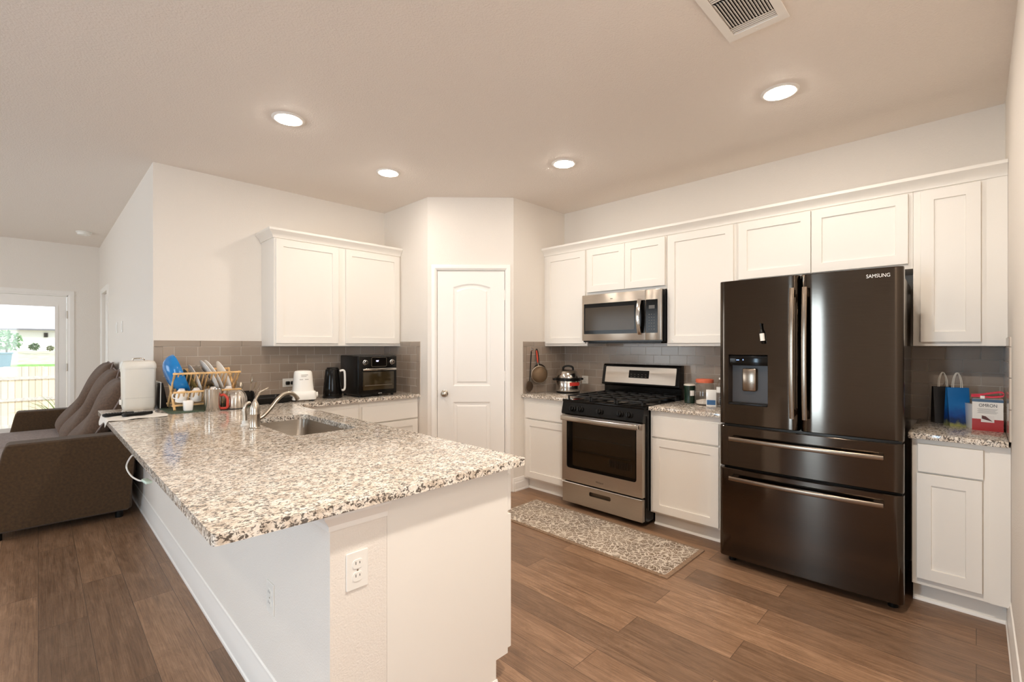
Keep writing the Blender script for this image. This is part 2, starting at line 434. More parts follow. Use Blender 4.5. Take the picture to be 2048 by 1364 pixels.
def baseboard(name, p0, p1, h=0.14, t=0.013):
    """profiled baseboard from p0 to p1, proud of the wall to the right-hand side of travel"""
    p0, p1 = Vector((*p0, 0)), Vector((*p1, 0)); d = (p1 - p0).normalized(); nn = Vector((d.y, -d.x, 0))
    prof = [(0, 0), (t + .004, 0), (t + .004, .012), (t, .018), (t, h * .62), (t * .72, h * .70), (t * .72, h * .78), (t * .45, h * .86), (t * .4, h * .97), (0, h)]
    mb = MB(); mb.loft([[p + nn * a + Vector((0, 0, b)) for a, b in prof] for p in (p0, p1)])
    return struct(name, mb, M_trim, smooth=20)
baseboard('baseboard_peninsula', (XW, 4.95), (XW, 1.372 - .014), 0.145)
baseboard('baseboard_peninsula_end', (XW - .014, 1.372), (1.30, 1.372), 0.032, 0.008)
baseboard('baseboard_hall', (XW, 7.62), (XW, 4.95))
baseboard('baseboard_far', (PX1 + .08, YF), (XW, YF))
baseboard('baseboard_right', (3.36, YS), (1.02, YS), 0.14)
baseboard('baseboard_pantry_right', (XB + .001, YPB), (3.345, YPB), 0.125)
baseboard('baseboard_pantry', (XP + .798 * math.cos(PA), YPA + .798 * math.sin(PA)), (XB, YPB), 0.125)

# crown-like cove under the bar top, on the half wall
mb = MB(); prof = [(0, .818), (.006, .818), (.007, .834), (.014, .846), (.024, .858), (.030, .866), (.031, .884), (0, .884)]
path = [(XW, YT - .02), (XW, 1.372), (0.803, 1.372)]; nrm = [(-1, 0), (-1, -1), (0, -1)]
mb.loft([[(p[0] + q[0] * a, p[1] + q[1] * a, b) for a, b in prof] for p, q in zip(path, nrm)])
struct('trim_1', mb, M_trim, smooth=25)['label'] = 'white cove trim under the bar top'

# backsplash tiles
def backsplash(name, boxes, edges, mat):
    mb = MB()
    for b in boxes: mb.box(*b)
    o = struct(name, mb, mat, smooth=0)
    if edges:
        g = MB(); e = MB()
        for b in edges:
            e.box(*b, bev=0.0015, seg=1)
            q = list(b); ax = 0 if b[1] - b[0] < .01 else 2; k = .003
            for i in (0, 2, 4):
                if i != ax: q[i] -= .002; q[i + 1] += .002
            if name in ('trim_2', 'trim_4', 'trim_3'): q[ax] += k
            else: q[ax + 1] -= k
            g.box(*q)
        g.build('grout', M_grout, o, smooth=0)
        e.build('border_tile', M_tile_edge, o)
    return o
TZ = 1.414; TB = 1.3665
backsplash('trim_2', [(XW + .06, XP, YT - .008, YT, .905, TB)],
           [(XW + .005 + .3 * k, min(XW + .303 + .3 * k, 1.372), YT - .0085, YT, TB + .0015, TZ) for k in range(3)] +
           [(XW + .004, XW + .0585, YT - .0085, YT, .915 + .152 * k, min(.9155 + .1505 + .152 * k, TB - .001)) for k in range(3)], M_tile_x)['label'] = 'taupe tile backsplash of the sink wall'
backsplash('trim_3', [(XP - .008, XP, YPA + .172, YT - .008, .905, TB)],
           [(XP - .0085, XP, YPA + .118, YPA + .170, .915 + .152 * k, min(.9155 + .1505 + .152 * k, TB)) for k in range(3)] +
           [(XP - .0085, XP, YPA + .118 + .155 * k, min(YPA + .2715 + .155 * k, 4.12), TB + .0015, TZ) for k in range(3)], M_tile_y)['label'] = 'taupe tile return beside the pantry, sink side'
backsplash('trim_4', [(3.325, XR - .008, YPB - .008, YPB, .905, TB)],
           [(3.273, 3.3235, YPB - .0085, YPB, .915 + .152 * k, min(.9155 + .1505 + .152 * k, TB)) for k in range(3)] +
           [(3.273 + .155 * k, min(3.4265 + .155 * k, 3.60), YPB - .0085, YPB, TB + .0015, TZ) for k in range(3)], M_tile_x)['label'] = 'taupe tile return beside the pantry, range side'
backsplash('trim_5', [(XR - .008, XR, YS + .008, YPB - .008, .905, 1.37), (XR - .008, XR, 1.786, 2.571, 1.37, 1.42)], None, M_tile_y)['label'] = 'taupe tile backsplash of the range wall'
backsplash('trim_6', [(3.315, XR - .008, YS, YS + .008, .905, TB)],
           [(3.262, 3.3135, YS, YS + .0085, .915 + .152 * k, min(.9155 + .1505 + .152 * k, TB)) for k in range(3)] +
           [(3.262 + .155 * k, min(3.4155 + .155 * k, 3.57), YS, YS + .0085, TB + .0015, TZ) for k in range(2)], M_tile_x)['label'] = 'taupe tile return on the short right wall'

# ------------------------------------------------------------------ pantry door (setting)
d1 = bpy.data.objects.new('door_1', None); C.objects.link(d1); d1.location = (XP, YPA, 0); d1.rotation_euler = (0, 0, PA); d1['kind'] = 'structure'
def casing(x0, x1, z1, w, t=0.016, name='casing', parent=None, z0=0.0):
    mb = MB(); prof = [(0, 0), (0, t * .55), (w * .18, t * .8), (w * .3, t), (w * .85, t * .9), (w, t * .75), (w, 0)]
    path = [(x0, z0), (x0, z1), (x1, z1), (x1, z0)]; dr = [(-1, 0), (-1, 1), (1, 1), (1, 0)]
    mb.loft([[(p[0] + q[0] * a, -b, p[1] + q[1] * a) for a, b in prof] for p, q in zip(path, dr)])
    return mb.build(name, M_trim, parent, smooth=25)
casing(PD0, PD1, PDT, 0.046, parent=d1)
MB().box(PD0, PD0 + .006, 0, .1, 0, PDT).box(PD1 - .006, PD1, 0, .1, 0, PDT).box(PD0, PD1, 0, .1, PDT - .006, PDT).box(PD0, PD0 + .016, .045, .06, 0, PDT).box(PD1 - .016, PD1, .045, .06, 0, PDT).build('jamb', M_trim, d1, smooth=0)
dx0, dx1, dz0, dz1 = PD0 + .009, PD1 - .010, 0.012, PDT - .010
def arched(x0, x1, z0, z1, rise, i, k=12):
    x0 += i; x1 -= i; z0 += i; z1 -= i
    if rise == 0: return [(x0, z0), (x1, z0), (x1, z1), (x0, z1)]
    return [(x0, z0), (x1, z0)] + [(x1 + (x0 - x1) * j / k, z1 - rise + rise * (1 - (2 * j / k - 1) ** 2)) for j in range(k + 1)]
mb = MB(); pan = [(0.238, 0.588, 0.995, 1.958, 0.035), (0.238, 0.588, 0.16, 0.845, 0.0)]
hl = mb.holed([(dx0, dz0), (dx1, dz0), (dx1, dz1), (dx0, dz1)], [arched(*q, 0) for q in pan], 0.008)
for q, l in zip(pan, hl[1:]):
    a = l
    for ins, dep in ((0.006, .013), (0.016, .017), (0.03, .017), (0.042, .0105)):
        b = mb.loop([(u, 0.008 + dep - .008 + .0, w_) if False else (u, dep, w_) for u, w_ in arched(*q, ins)]); mb.bridge(a, b); a = b
    mb.fill(a)
b = mb.loop([(u, 0.043, w_) for u, w_ in [(dx0, dz0), (dx1, dz0), (dx1, dz1), (dx0, dz1)]]); mb.bridge(hl[0], b); mb.fill(b)
leaf = mb.build('door_panel', M_trim, d1, smooth=18)
kn = MB(Matrix.Translation((0.158, 0.006, 0.926)) @ Matrix.Rotation(PI / 2, 4, 'X'))
kn.lathe([(.033, -.002), (.033, .004), (.028, .008), (.012, .012), (.011, .028), (.018, .034), (.027, .044), (.029, .054), (.025, .064), (.012, .070), (.0, .071)], 24).build('knob', M_nickel, leaf)
MB().box(PD0 + .004, PD0 + .0105, .006, .012, .895, .957).build('strike_plate', M_nickel, d1)
for z in (0.22, 1.09, 1.85):
    MB().box(dx1 - .001, PD1 - .0045, .002, .010, z - .045, z + .045).cyl((dx1 + .004, .002, z - .047), .0055, .094).build('hinge', M_trim, d1)

# ------------------------------------------------------------------ patio door and exterior view
d2 = bpy.data.objects.new('door_2', None); C.objects.link(d2); d2.location = (0, YF, 0); d2['kind'] = 'structure'
casing(PX0, PX1, PZ1, 0.062, parent=d2)
MB().box(PX0, PX0 + .012, 0, .12, 0, PZ1).box(PX1 - .012, PX1, 0, .12, 0, PZ1).box(PX0, PX1, 0, .12, PZ1 - .012, PZ1).box(PX0, PX1, 0, .12, 0, .03).build('jamb', M_trim, d2, smooth=0)
GX0, GX1, GZ0, GZ1 = -0.655, 0.170, 0.30, 1.915
lf = placed(wall_cells(PX0 + .015, PX1 - .016, 0.032, PZ1 - .016, .045, [(GX0, GX1, GZ0, GZ1)]), (0, .012, 0), 0).build('door_panel', M_trim, d2, smooth=0)
gb = placed(wall_cells(GX0 - .02, GX1 + .02, GZ0 - .02, GZ1 + .02, .006, [(GX0 + .012, GX1 - .012, GZ0 + .012, GZ1 - .012)]), (0, .006, 0), 0).build('glazing_bead', M_trim, lf, smooth=0)
MB().box(GX0 + .001, GX1 - .001, .032, .036, GZ0 + .001, GZ1 - .001).build('pane', M_glass, lf, smooth=0)
for z in (0.3, 1.08, 1.80):
    MB().box(PX1 - .016, PX1 - .002, -.002, .008, z - .05, z + .05).cyl((PX1 - .009, -.003, z - .052), .006, .104).build('hinge', M_nickel, d2)
# inner doorway further along the hall wall
d3 = bpy.data.objects.new('door_3', None); C.objects.link(d3); d3.location = (XW, 0, 0); d3.rotation_euler = (0, 0, -PI / 2); d3['kind'] = 'structure'
casing(-DW1, -DW0, 2.08, 0.062, parent=d3)
MB().shaker(-DW1 + .006, -DW0 - .006, .012, 2.074, y=.03, t=.04, rail=.11).build('door_panel', M_trim, d3)
MB().cyl((-DW0 - .012, .02, 1.80), .006, .09).cyl((-DW0 - .012, .02, 1.0), .006, .09).build('hinge', M_nickel, d3)
# windows of the living area's left wall, then the unseen near-wall one added for light
for k, (a, b, c_, d) in enumerate(WIN + [(-NW[1], -NW[0], NW[2], NW[3])]):
    w = bpy.data.objects.new('window_%d' % (k + 1), None); C.objects.link(w); w.location = (XL, 0, 0) if k < 2 else (0, YN, 0); w.rotation_euler = (0, 0, PI / 2 if k < 2 else PI); w['kind'] = 'structure'
    m_ = (a + b) / 2
    placed(wall_cells(a, b, c_, d, .05, [(a + .05, m_ - .03, c_ + .05, d - .05), (m_ + .03, b - .05, c_ + .05, d - .05)]), (0, .03, 0), 0).build('window_frame', M_trim, w, smooth=0)
    MB().box(a + .051, m_ - .031, .052, .056, c_ + .051, d - .051).build('pane', M_glass, w, smooth=0)
    MB().box(m_ + .031, b - .051, .052, .056, c_ + .051, d - .051).build('pane', M_glass, w, smooth=0)

M_ground = textured('pale ground', (190, 184, 160), 0.9, 3, 0.01, var=0.15)
M_lawn = textured('lawn grass', (120, 160, 78), 0.9, 9, 0.02, var=0.25)
mb = MB(); mb.grid(lambda u, v: (-60 + 120 * u, 9.0 + 110 * v, (-0.15 - 0.93 * min(1, (110 * v) / 11.2)) if 110 * v < 11.2 else (-1.08 + 0.55 * min(1, (110 * v - 11.2) / 40) + 1.55 * max(0, min(1, (110 * v - 60) / 30)))), 4, 110)
struct('ground_yard', mb, M_ground)
mb = MB(); mb.grid(lambda u, v: (-14 + 26 * u, 50 + 18 * v + 2.0 * math.sin(u * 5), -0.49 + 0.02 * math.sin(u * 9)), 20, 8)
tag(mb.build('lawn', M_lawn), 'strip of green grass beyond the wooden fence', 'grass', kind='stuff')
# fence
M_fence = P('weathered cedar boards', (214, 178, 140), 0.8); n = N(M_fence); c = n.coord()
bw = n.n('ShaderNodeTexBrick', dict(offset=0.0), Vector=n.mapping(c, rot=(PI / 2, 0, 0)), Scale=1.0, Brick_Width=0.14, Row_Height=20.0, Mortar_Size=0.004,
         Color1=lin((222, 200, 178)), Color2=lin((236, 218, 198)), Mortar=lin((120, 90, 66)))
n.col(bw.outputs[0])
M_rail = textured('pale fence rail', (200, 190, 186), 0.8, 30, 0.001, var=0.1)
fe = thing('wooden_fence', 'wooden board fence with three horizontal rails beyond the patio door', 'fence', (-0.2, 20.0, -1.08))
mb = MB()
for k in range(62):
    xx = -4.3 + .14 * k; mb.box(xx + .002, xx + .138, .04, .06, .02, 1.84 + random.uniform(-.012, .012))
mb.build('board_panel', M_fence, fe, smooth=0)
for z in (0.06, 0.83, 1.46): MB().box(-4.3, 4.3, 0, .04, z, z + .09).build('rail', M_rail, fe, smooth=0)
# neighbour house far behind
M_hw = textured('pale house siding', (236, 232, 226), 0.8, 3, 0.002); M_hr = textured('grey shingles', (196, 192, 194), 0.9, 8, 0.01, var=0.12)
ho = thing('neighbour_house', 'pale single storey house with grey shingle roof behind the fence', 'house', (-2, 92, 1.0))
MB().box(-14, 13, 0, 12, -.6, 2.75).build('wall', M_hw, ho, smooth=0)
mb = MB(); mb.loft([[(-14.8, -.8, 2.7), (-9, 6, 6.9), (-9, 6, 6.9), (-14.8, 12.8, 2.7)], [(13.8, -.8, 2.7), (8, 6, 6.9), (8, 6, 6.9), (13.8, 12.8, 2.7)]]); mb.build('roof', M_hr, ho, smooth=0)
MB().box(-14.8, 13.8, -.85, -.75, 2.5, 2.72).build('fascia', P('dark fascia', (120, 118, 124), .7), ho, smooth=0)
MB().box(2.55, 2.95, -.16, 0, 1.6, 2.2).build('wall_lantern', M_rubber, ho)
bi = thing('wheelie_bin', 'blue-grey wheelie bin on the grass verge beyond the fence', 'bin', (-2.15, 60, -0.46))
M_bin = textured('blue bin plastic', (84, 120, 146), 0.5, 20, 0.001)
MB().loft([[(a, b, 0.0) for a, b in rrect(.85, .8, .05)], [(a, b, 1.15) for a, b in rrect(1.1, 1.05, .05)]]).build('body', M_bin, bi)
MB().box(-.62, .62, -.6, .6, 1.15, 1.27, .03).build('lid', M_bin, bi)
def leafball(name, label, cat, loc, r, n_, sz, colr, trunk=0.0, group=None):
    t = thing(name, label, cat, loc, group=group); mb = MB()
    for k in range(n_):
        v = Vector((random.gauss(0, 1), random.gauss(0, 1), random.gauss(0, 1))).normalized() * r * random.uniform(.3, 1) ** .5
        q = Matrix.Translation((v.x, v.y, v.z * 0.85 + trunk + r * .8)) @ Matrix.Rotation(random.uniform(0, 6), 4, Vector((random.random(), random.random(), random.random() + .1)).normalized())
        mb.fill([mb.bm.verts.new(q @ Vector(p)) for p in ((-sz, 0, 0), (0, -sz * .4, .0), (sz, 0, 0), (0, sz * .4, 0))])
    mb.build('foliage', textured('leaf green ' + name, colr, 0.7, 5, 0.002, var=0.2), t, smooth=0)
    MB().tube([(0, 0, -.05), (.03, 0, trunk * .5 + .1), (0, .02, trunk + r * .8)], [r * .07, r * .06, r * .03]).build('trunk', textured('bark ' + name, (110, 92, 74), .9, 20, .004), t)
    return t
leafball('young_tree', 'small leafy young tree in front of the pale house', 'tree', (-2.35, 72, -0.05), 1.3, 420, .22, (120, 158, 110), .9)
leafball('garden_shrub', 'round dark shrub by the wall of the pale house', 'shrub', (-.35, 86, .85), .55, 200, .16, (96, 120, 88))
leafball('flower_shrub', 'low sparse shrub on the bank by the far house', 'shrub', (1.1, 86, .75), .40, 140, .15, (128, 132, 100))
pl = thing('spiky_plant', 'spiky green plant just outside the patio door glass', 'plant', (0.33, 10.3, -0.25))
M_spike = textured('spiky leaf', (130, 146, 70), .6, 20, .001, var=.2)
for k in range(14):
    a = R(95 + k * 13 + random.uniform(-6, 6)); el = random.uniform(.6, 1.15)
    d_ = Vector((math.cos(a) * math.cos(el), math.sin(a) * math.cos(el) * .7, math.sin(el)))
    MB().tube(arc((0, 0, .25), d_ * .5 + Vector((0, 0, .35)), d_ * .85 + Vector((0, 0, .1)), 6), [.018, .017, .015, .012, .009, .006, .001], 6, flat=.25).build('leaf', M_spike, pl)
MB().lathe([(.10, 0), (.11, .2), (.06, .32)], 14).build('stem', textured('plant stem', (110, 96, 60), .8, 30, .002), pl)

# ------------------------------------------------------------------ ceiling fittings
def recessed(x, y, label):
    t = thing('recessed_light', label, 'ceiling light', (x, y, H), group='recessed kitchen ceiling lights')
    MB().lathe([(.066, -.004), (.078, -.0075), (.088, -.0065), (.0945, -.001), (.0945, 0), (.066, 0)], 40, cap0=False, cap1=False).build('trim_ring', M_trim, t)
    MB().lathe([(.0672, -.006), (.064, -.0105), (.05, -.0135), (.025, -.0150), (.0001, -.0152)], 36, cap0=False).build('lens', M_lens, t, label='glowing white lens')
for x, y, l in [(1.084, 3.01, 'lit round recessed ceiling light above the sink and faucet'), (1.985, 3.369, 'lit round recessed ceiling light in front of the pantry door'),
                (2.833, 2.244, 'lit round recessed ceiling light in front of the range and microwave'), (2.872, 0.768, 'lit round recessed ceiling light in front of the refrigerator')]:
    recessed(x, y, l)
# air register
vt = thing('air_vent', 'white metal ceiling air register with dusty louvres', 'air vent', (2.034, .680, H))
x0, x1, y0, y1 = -.192, .192, -.123, .123
mb = placed(wall_cells(x0, x1, y0, y1, .006, [(-.150, .150, -.088, .088)]), (0, 0, 0), 0); mb.M = Matrix.Translation((0, 0, -.006)) @ Matrix.Rotation(-PI / 2, 4, 'X') @ Matrix.Scale(-1, 4, Vector((0, 0, 1)))
mb.build('frame', M_trim, vt, smooth=0, bevel=.002)
MB().box(-.150, .150, -.088, .088, -.0015, -.0005).build('duct_opening', M_hole, vt, smooth=0)
for s_ in (1, -1):
    for k in range(4):
        q = Matrix.Translation((s_ * (.1445 - .0125 * k), 0, -.007)) @ Matrix.Rotation(0, 4, 'Y')
        MB().box(-.0040, .0040, -.086, .086, -.0007, .0007, M=q).build('louvre', M_trim, vt, smooth=0)
for k in range(15):
    q = Matrix.Translation((0, -.080 + .01145 * k, -.009)) @ Matrix.Rotation(R(40), 4, 'X')
    MB().box(-.094, .094, -.0058, .0058, -.0007, .0007, M=q).build('louvre', M_trim, vt, smooth=0)
MB().box(.176, .180, -.03, .02, -.011, -.006).box(.172, .184, -.005, .004, -.014, -.006).build('damper_lever', M_trim, vt)
mb = MB()
for cx, cy in ((.098, .099), (-.092, .102)):
    for k in range(46):
        a = random.uniform(0, 6.3); r_ = abs(random.gauss(0, .009)); px, py = cx + r_ * math.cos(a), cy + r_ * math.sin(a) * .8
        mb.lathe([(.0002, -.0022), (.0030, 0), (.0002, .0022)], 5, (px, py, -.009 + random.uniform(-.001, .001)))
dd = mb.build('dust', textured('dust', (112, 84, 58), 1.0, 100, .001), vt); dd['kind'] = 'stuff'
sm = thing('smoke_detector', 'round white smoke detector on the living room ceiling', 'smoke detector', (0.395, 7.78, H))
MB().lathe([(.075, 0), (.075, -.010), (.066, -.014), (.066, -.018), (.062, -.034), (.040, -.040), (.001, -.041)], 32).build('housing', M_plastic, sm)
MB().lathe([(.012, -.040), (.012, -.0435), (.001, -.044)], 14, (.02, 0, 0)).build('test_button', M_trim, sm)

# ------------------------------------------------------------------ electrical plates
def duplex(name, label, loc, rz, horizontal=False, group=None, w=.072, h=.116):
    t = thing(name, label, 'outlet', loc, rz, group)
    Q = Matrix.Rotation(PI / 2, 4, 'Y') if horizontal else Matrix()
    MB(Q).prism(rrect(w, h, .004, 3), -.005, 0, 'xz').build('cover_plate', M_plastic, t, bevel=.0015)
    for s_ in (1, -1):
        f = MB(Q).prism(rrect(.033, .029, .010, 5, 0, s_ * .0195), -.0072, -.004, 'xz').build('receptacle', M_plastic, t, bevel=.0006)
        z = s_ * .0195
        MB(Q).box(-.0075, -.0055, -.0076, -.007, z - .001, z + .008).box(.0055, .0075, -.0076, -.007, z, z + .007).cyl((0, -.0070, z - .007), .0026, .0007, 'y', 10).build('slots', M_hole, f, smooth=0)
    MB(Q).cyl((0, -.0062, 0), .0028, .002, 'y', 10).build('screw', M_nickel, t)
    return t
duplex('outlet', 'white duplex outlet on the textured end of the half wall', (.6985, 1.372, .676), 0)
duplex('outlet', 'white duplex outlet low on the living room side of the half wall', (XW, 1.875, .432), -PI / 2)
duplex('outlet', 'small white outlet on the tiles between pressure cooker and range', (XR - .008, 2.825, 1.029), -PI / 2, w=.076, h=.08)
ot = duplex('outlet', 'white outlet on the tiles behind the white appliance with black plugs', (1.605, YT - .008, 1.04), 0, True, w=.076, h=.122)
for dx in (-.022, .022):
    pg = MB().box(-.016 + dx, .016 + dx, -.034, -.007, -.018, .014, .006).build('plug', M_black, ot); 
for y, l in ((6.28, 'light switch plate on the hall wall, the one nearer the kitchen'), (6.72, 'light switch plate on the hall wall, the one nearer the patio door')):
    t = thing('light_switch', l, 'switch', (XW, y, 1.572), -PI / 2, 'light switches on the hall wall')
    MB().prism(rrect(.072, .116, .004, 3), -.007, 0, 'xz').build('cover_plate', M_plastic, t, bevel=.0015)
    MB().box(-.016, .016, -.011, -.007, -.033, .033, .0015).build('rocker', M_plastic, t)

# ------------------------------------------------------------------ cabinets
TOE, BT = 0.108, 0.884
def carcass(mb, x0, x1, z0, z1, dep, y=0.022): return mb.box(x0, x1, y, dep, z0, z1)
def base_unit(label, loc, rz, w, dep, drawers, doors, left_side=False, toe_from=0.0, extra=None, group='white base cabinets'):
    t = thing('base_cabinet', label, 'cabinet', loc, rz, group)
    MB().box(0, w, .022, dep, TOE, BT).build('body', M_cab, t, smooth=0, bevel=.001)
    MB().box(toe_from, w, .092, dep, 0, TOE).build('toe_kick', M_cab, t, smooth=0)
    MB().prism([(.092, 0), (.078, 0), (.079, .008), (.083, .014), (.092, .016)], toe_from, w, 'yz').build('shoe_moulding', M_trim, t)
    for a, b, c_, d in drawers: MB().box(a, b, 0, .021, c_, d, .0018, 1).build('drawer', M_cab, t)
    for a, b, c_, d in doors: MB().shaker(a, b, c_, d).build('door', M_cab, t)
    if extra: extra(t)
    return t
# range wall
base_unit('white base cabinet between the pantry and the range', (3.27, YPB - .001, 0), -PI / 2, .555, XR - 3.27 - .001, [(.036, .535, .690, .838)], [(.036, .535, .128, .676)])
base_unit('white base cabinet between the range and the refrigerator', (3.27, 1.767, 0), -PI / 2, .545, XR - 3.27 - .001, [(.022, .515, .690, .836)], [(.022, .515, .124, .676)])
base_unit('narrow white base cabinet in the corner right of the refrigerator', (3.27, .245, 0), -PI / 2, .363, XR - 3.27 - .001, [(.024, .270, .711, .856)], [(.020, .266, .147, .702)],
          extra=lambda t: MB().box(.292, .363, .016, .022, TOE, BT).build('filler_strip', M_cab, t, smooth=0))
# sink wall
base_unit('white base cabinet under the kettle with one drawer, by the peninsula', (1.376, 3.80, 0), 0, .590, YT - 3.80 - .001, [(.035, .571, .690, .838)], [(.035, .571, .128, .676)], group='white base cabinets')
base_unit('white base cabinet under the toaster oven, by the pantry', (1.967, 3.80, 0), 0, XP - 1.967 - .002, YT - 3.80 - .001, [(.020, .590, .690, .838)], [(.020, .590, .128, .676)])
# peninsula cabinet: doors look towards the range
pc = thing('peninsula_cabinet', 'long white cabinet of the peninsula with a plain end panel', 'cabinet', (1.387, 1.372, 0), PI / 2)
MB().box(.018, 2.40, .020, .583, TOE, .66).box(.018, 1.03, .020, .583, .66, BT).box(1.89, 2.40, .020, .583, .66, BT).box(1.03, 1.89, .020, .045, .66, BT).box(1.03, 1.89, .55, .583, .66, BT).build('body', M_cab, pc, smooth=0)
mb = MB(); mb.prism([(.583, 0), (.583, BT), (.026, BT), (.026, TOE), (.092, TOE), (.092, 0)], 0.0, .018, 'yz'); mb.build('end_panel', M_cab, pc, smooth=0)
MB().box(.018, 2.40, .092, .583, 0, TOE).build('toe_kick', M_cab, pc, smooth=0)
for k in range(4):
    a = .006 + .6 * k; MB().shaker(a, a + .592, .124, .676).build('door', M_cab, pc); MB().box(a, a + .592, 0, .02, .690, .838, .0018, 1).build('drawer', M_cab, pc)

UZ0, UZ1 = 1.372, 2.286
def wall_unit(label, loc, rz, w, dep, z0, z1, doors, group=None, name='wall_cabinet', extra=None):
    t = thing(name, label, 'cabinet', (loc[0], loc[1], z0), rz, group)
    MB().box(0, w, .021, dep, 0, z1 - z0).build('body', M_cab, t, smooth=0, bevel=.001)
    for a, b, c_, d in doors: MB().shaker(a, b, c_ - z0, d - z0).build('door', M_cab, t)
    if extra: extra(t)
    return t
UX = 3.575; UD = XR - UX - .001
G = 'white wall cabinets above the range counter'
wall_unit('white single door wall cabinet left of the microwave, by the pantry', (UX, YPB - .001), -PI / 2, .525, UD, UZ0, UZ1, [(.034, .512, 1.395, 2.262)], G)
wall_unit('short white double door wall cabinet above the microwave', (UX, 2.571), -PI / 2, .785, UD, 1.838, UZ1, [(.008, .402, 1.866, 2.262), (.405, .775, 1.866, 2.262)], G)
wall_unit('white single door wall cabinet between the microwave and the refrigerator', (UX, 1.785), -PI / 2, .539, UD, UZ0, UZ1, [(.014, .522, 1.395, 2.262)], G,
          extra=lambda t: MB().cyl((.052, -.004, .041), .011, .004, 'y', 20, .001).build('bumper_pad', M_plastic, t))
wall_unit('wide white double door wall cabinet above the refrigerator', (UX, 1.245), -PI / 2, .982, UD, 1.824, UZ1, [(.017, .470, 1.853, 2.262), (.474, .962, 1.853, 2.262)], G)
wall_unit('narrow white wall cabinet in the corner above the blood pressure monitor box', (UX, .262), -PI / 2, .380, UD, UZ0, UZ1, [(.033, .280, 1.395, 2.262)], G,
          extra=lambda t: MB().box(.302, .380, .0165, .021, 0, UZ1 - UZ0).build('filler_strip', M_cab, t, smooth=0))
CPROF = [(0, 2.272), (-.010, 2.272), (-.012, 2.284), (-.026, 2.306), (-.044, 2.322), (-.050, 2.328), (-.050, 2.346), (0, 2.346)]
mb = MB(); mb.loft([[(UX + .021 + a, y, b) for a, b in CPROF] for y in (YPB - .001, YS + .001)])
struct('trim_7', mb, M_cab, smooth=25)['label'] = 'white crown moulding along the range wall cabinets'
lc = wall_unit('white double door wall cabinet with crown above the sink wall tiles', (1.372, 4.112), 0, XP - 1.372 - .002, YT - 4.112 - .001, UZ0, UZ1, [(.012, .548, 1.395, 2.262), (.617, 1.178, 1.395, 2.262)])
mb = MB(); q = [(a, b - UZ0) for a, b in CPROF]
mb.loft([[(XP - 1.372 - .003, .021 + a, b) for a, b in q], [(a, .021 + a, b) for a, b in q], [(a, YT - 4.112 - .002, b) for a, b in q]]); mb.build('crown', M_cab, lc, smooth=25)

# ------------------------------------------------------------------ worktops
CZ0, CZ1 = 0.885, 0.915
def round_corner(p, a, b, r, k=6):
    p, a, b = Vector(p), Vector(a), Vector(b); u, v_ = (a - p).normalized(), (b - p).normalized()
    return [((1 - t) ** 2 * (p + u * r) + 2 * t * (1 - t) * p + t * t * (p + v_ * r))[:] for t in [i / k for i in range(k + 1)]]
XA, YA, XE = 0.296, 1.310, 1.404
outer = round_corner((XA, YA), (XA, 3), (1, YA), .018) + round_corner((XE, YA), (1, YA), (XE, 2), .010) + [(XE, 3.775), (XP - .001, 3.775), (XP - .001, YT - .009), (XW + .0, YT - .009), (XW + .0, YT - .03)] + round_corner((XA, YT - .03), (.5, YT - .03), (XA, 3), .012)
SX0, SX1, SY0, SY1 = 0.905, 1.262, 2.455, 3.205
hole = rrect(SX1 - SX0, SY1 - SY0, .055, 6, (SX0 + SX1) / 2, (SY0 + SY1) / 2)
mb = MB(); flat = lambda a, b, y: (a, b, y)
h1 = mb.holed(outer, [hole], CZ1, flat); h0 = mb.holed(outer, [hole], CZ0, flat)
for a, b in zip(h1, h0): mb.bridge(a, b)
ct = mb.build('worktop', M_granite, None, smooth=30, bevel=.003)
tag(ct, 'L-shaped speckled granite worktop of the peninsula and sink wall', 'worktop', 'granite worktops')
def slab(label, y1, y0):
    o = MB().box(3.245, XR - .0085, y0, y1, CZ0, CZ1, .003).build('worktop', M_granite)
    tag(o, label, 'worktop', 'granite worktops')
slab('small granite worktop under the pressure cooker', YPB - .009, 2.552)
slab('small granite worktop under the jars, between range and refrigerator', 1.762, 1.225)
slab('small granite worktop in the corner under the gift bags', .258, YS + .009)

# sink
sk = thing('sink', 'stainless steel undermount sink bowl set in the peninsula', 'sink', ((SX0 + SX1) / 2, (SY0 + SY1) / 2, CZ0))
w, d = SX1 - SX0, SY1 - SY0
mb = MB(); L = [[(a, b, z) for a, b in rrect(w + e, d + e, r_, 6)] for e, z, r_ in ((.05, -.0005, .075), (.004, -.0005, .057), (.0, -.02, .055), (-.03, -.16, .055), (-.06, -.185, .05), (-.12, -.19, .04))]
mb.loft(L, cap0=False); mb.build('bowl', M_sinksteel, sk)
MB().lathe([(.045, -.1895), (.040, -.187), (.030, -.1885), (.001, -.1885)], 24, cap0=False).build('drain', M_chrome, sk)
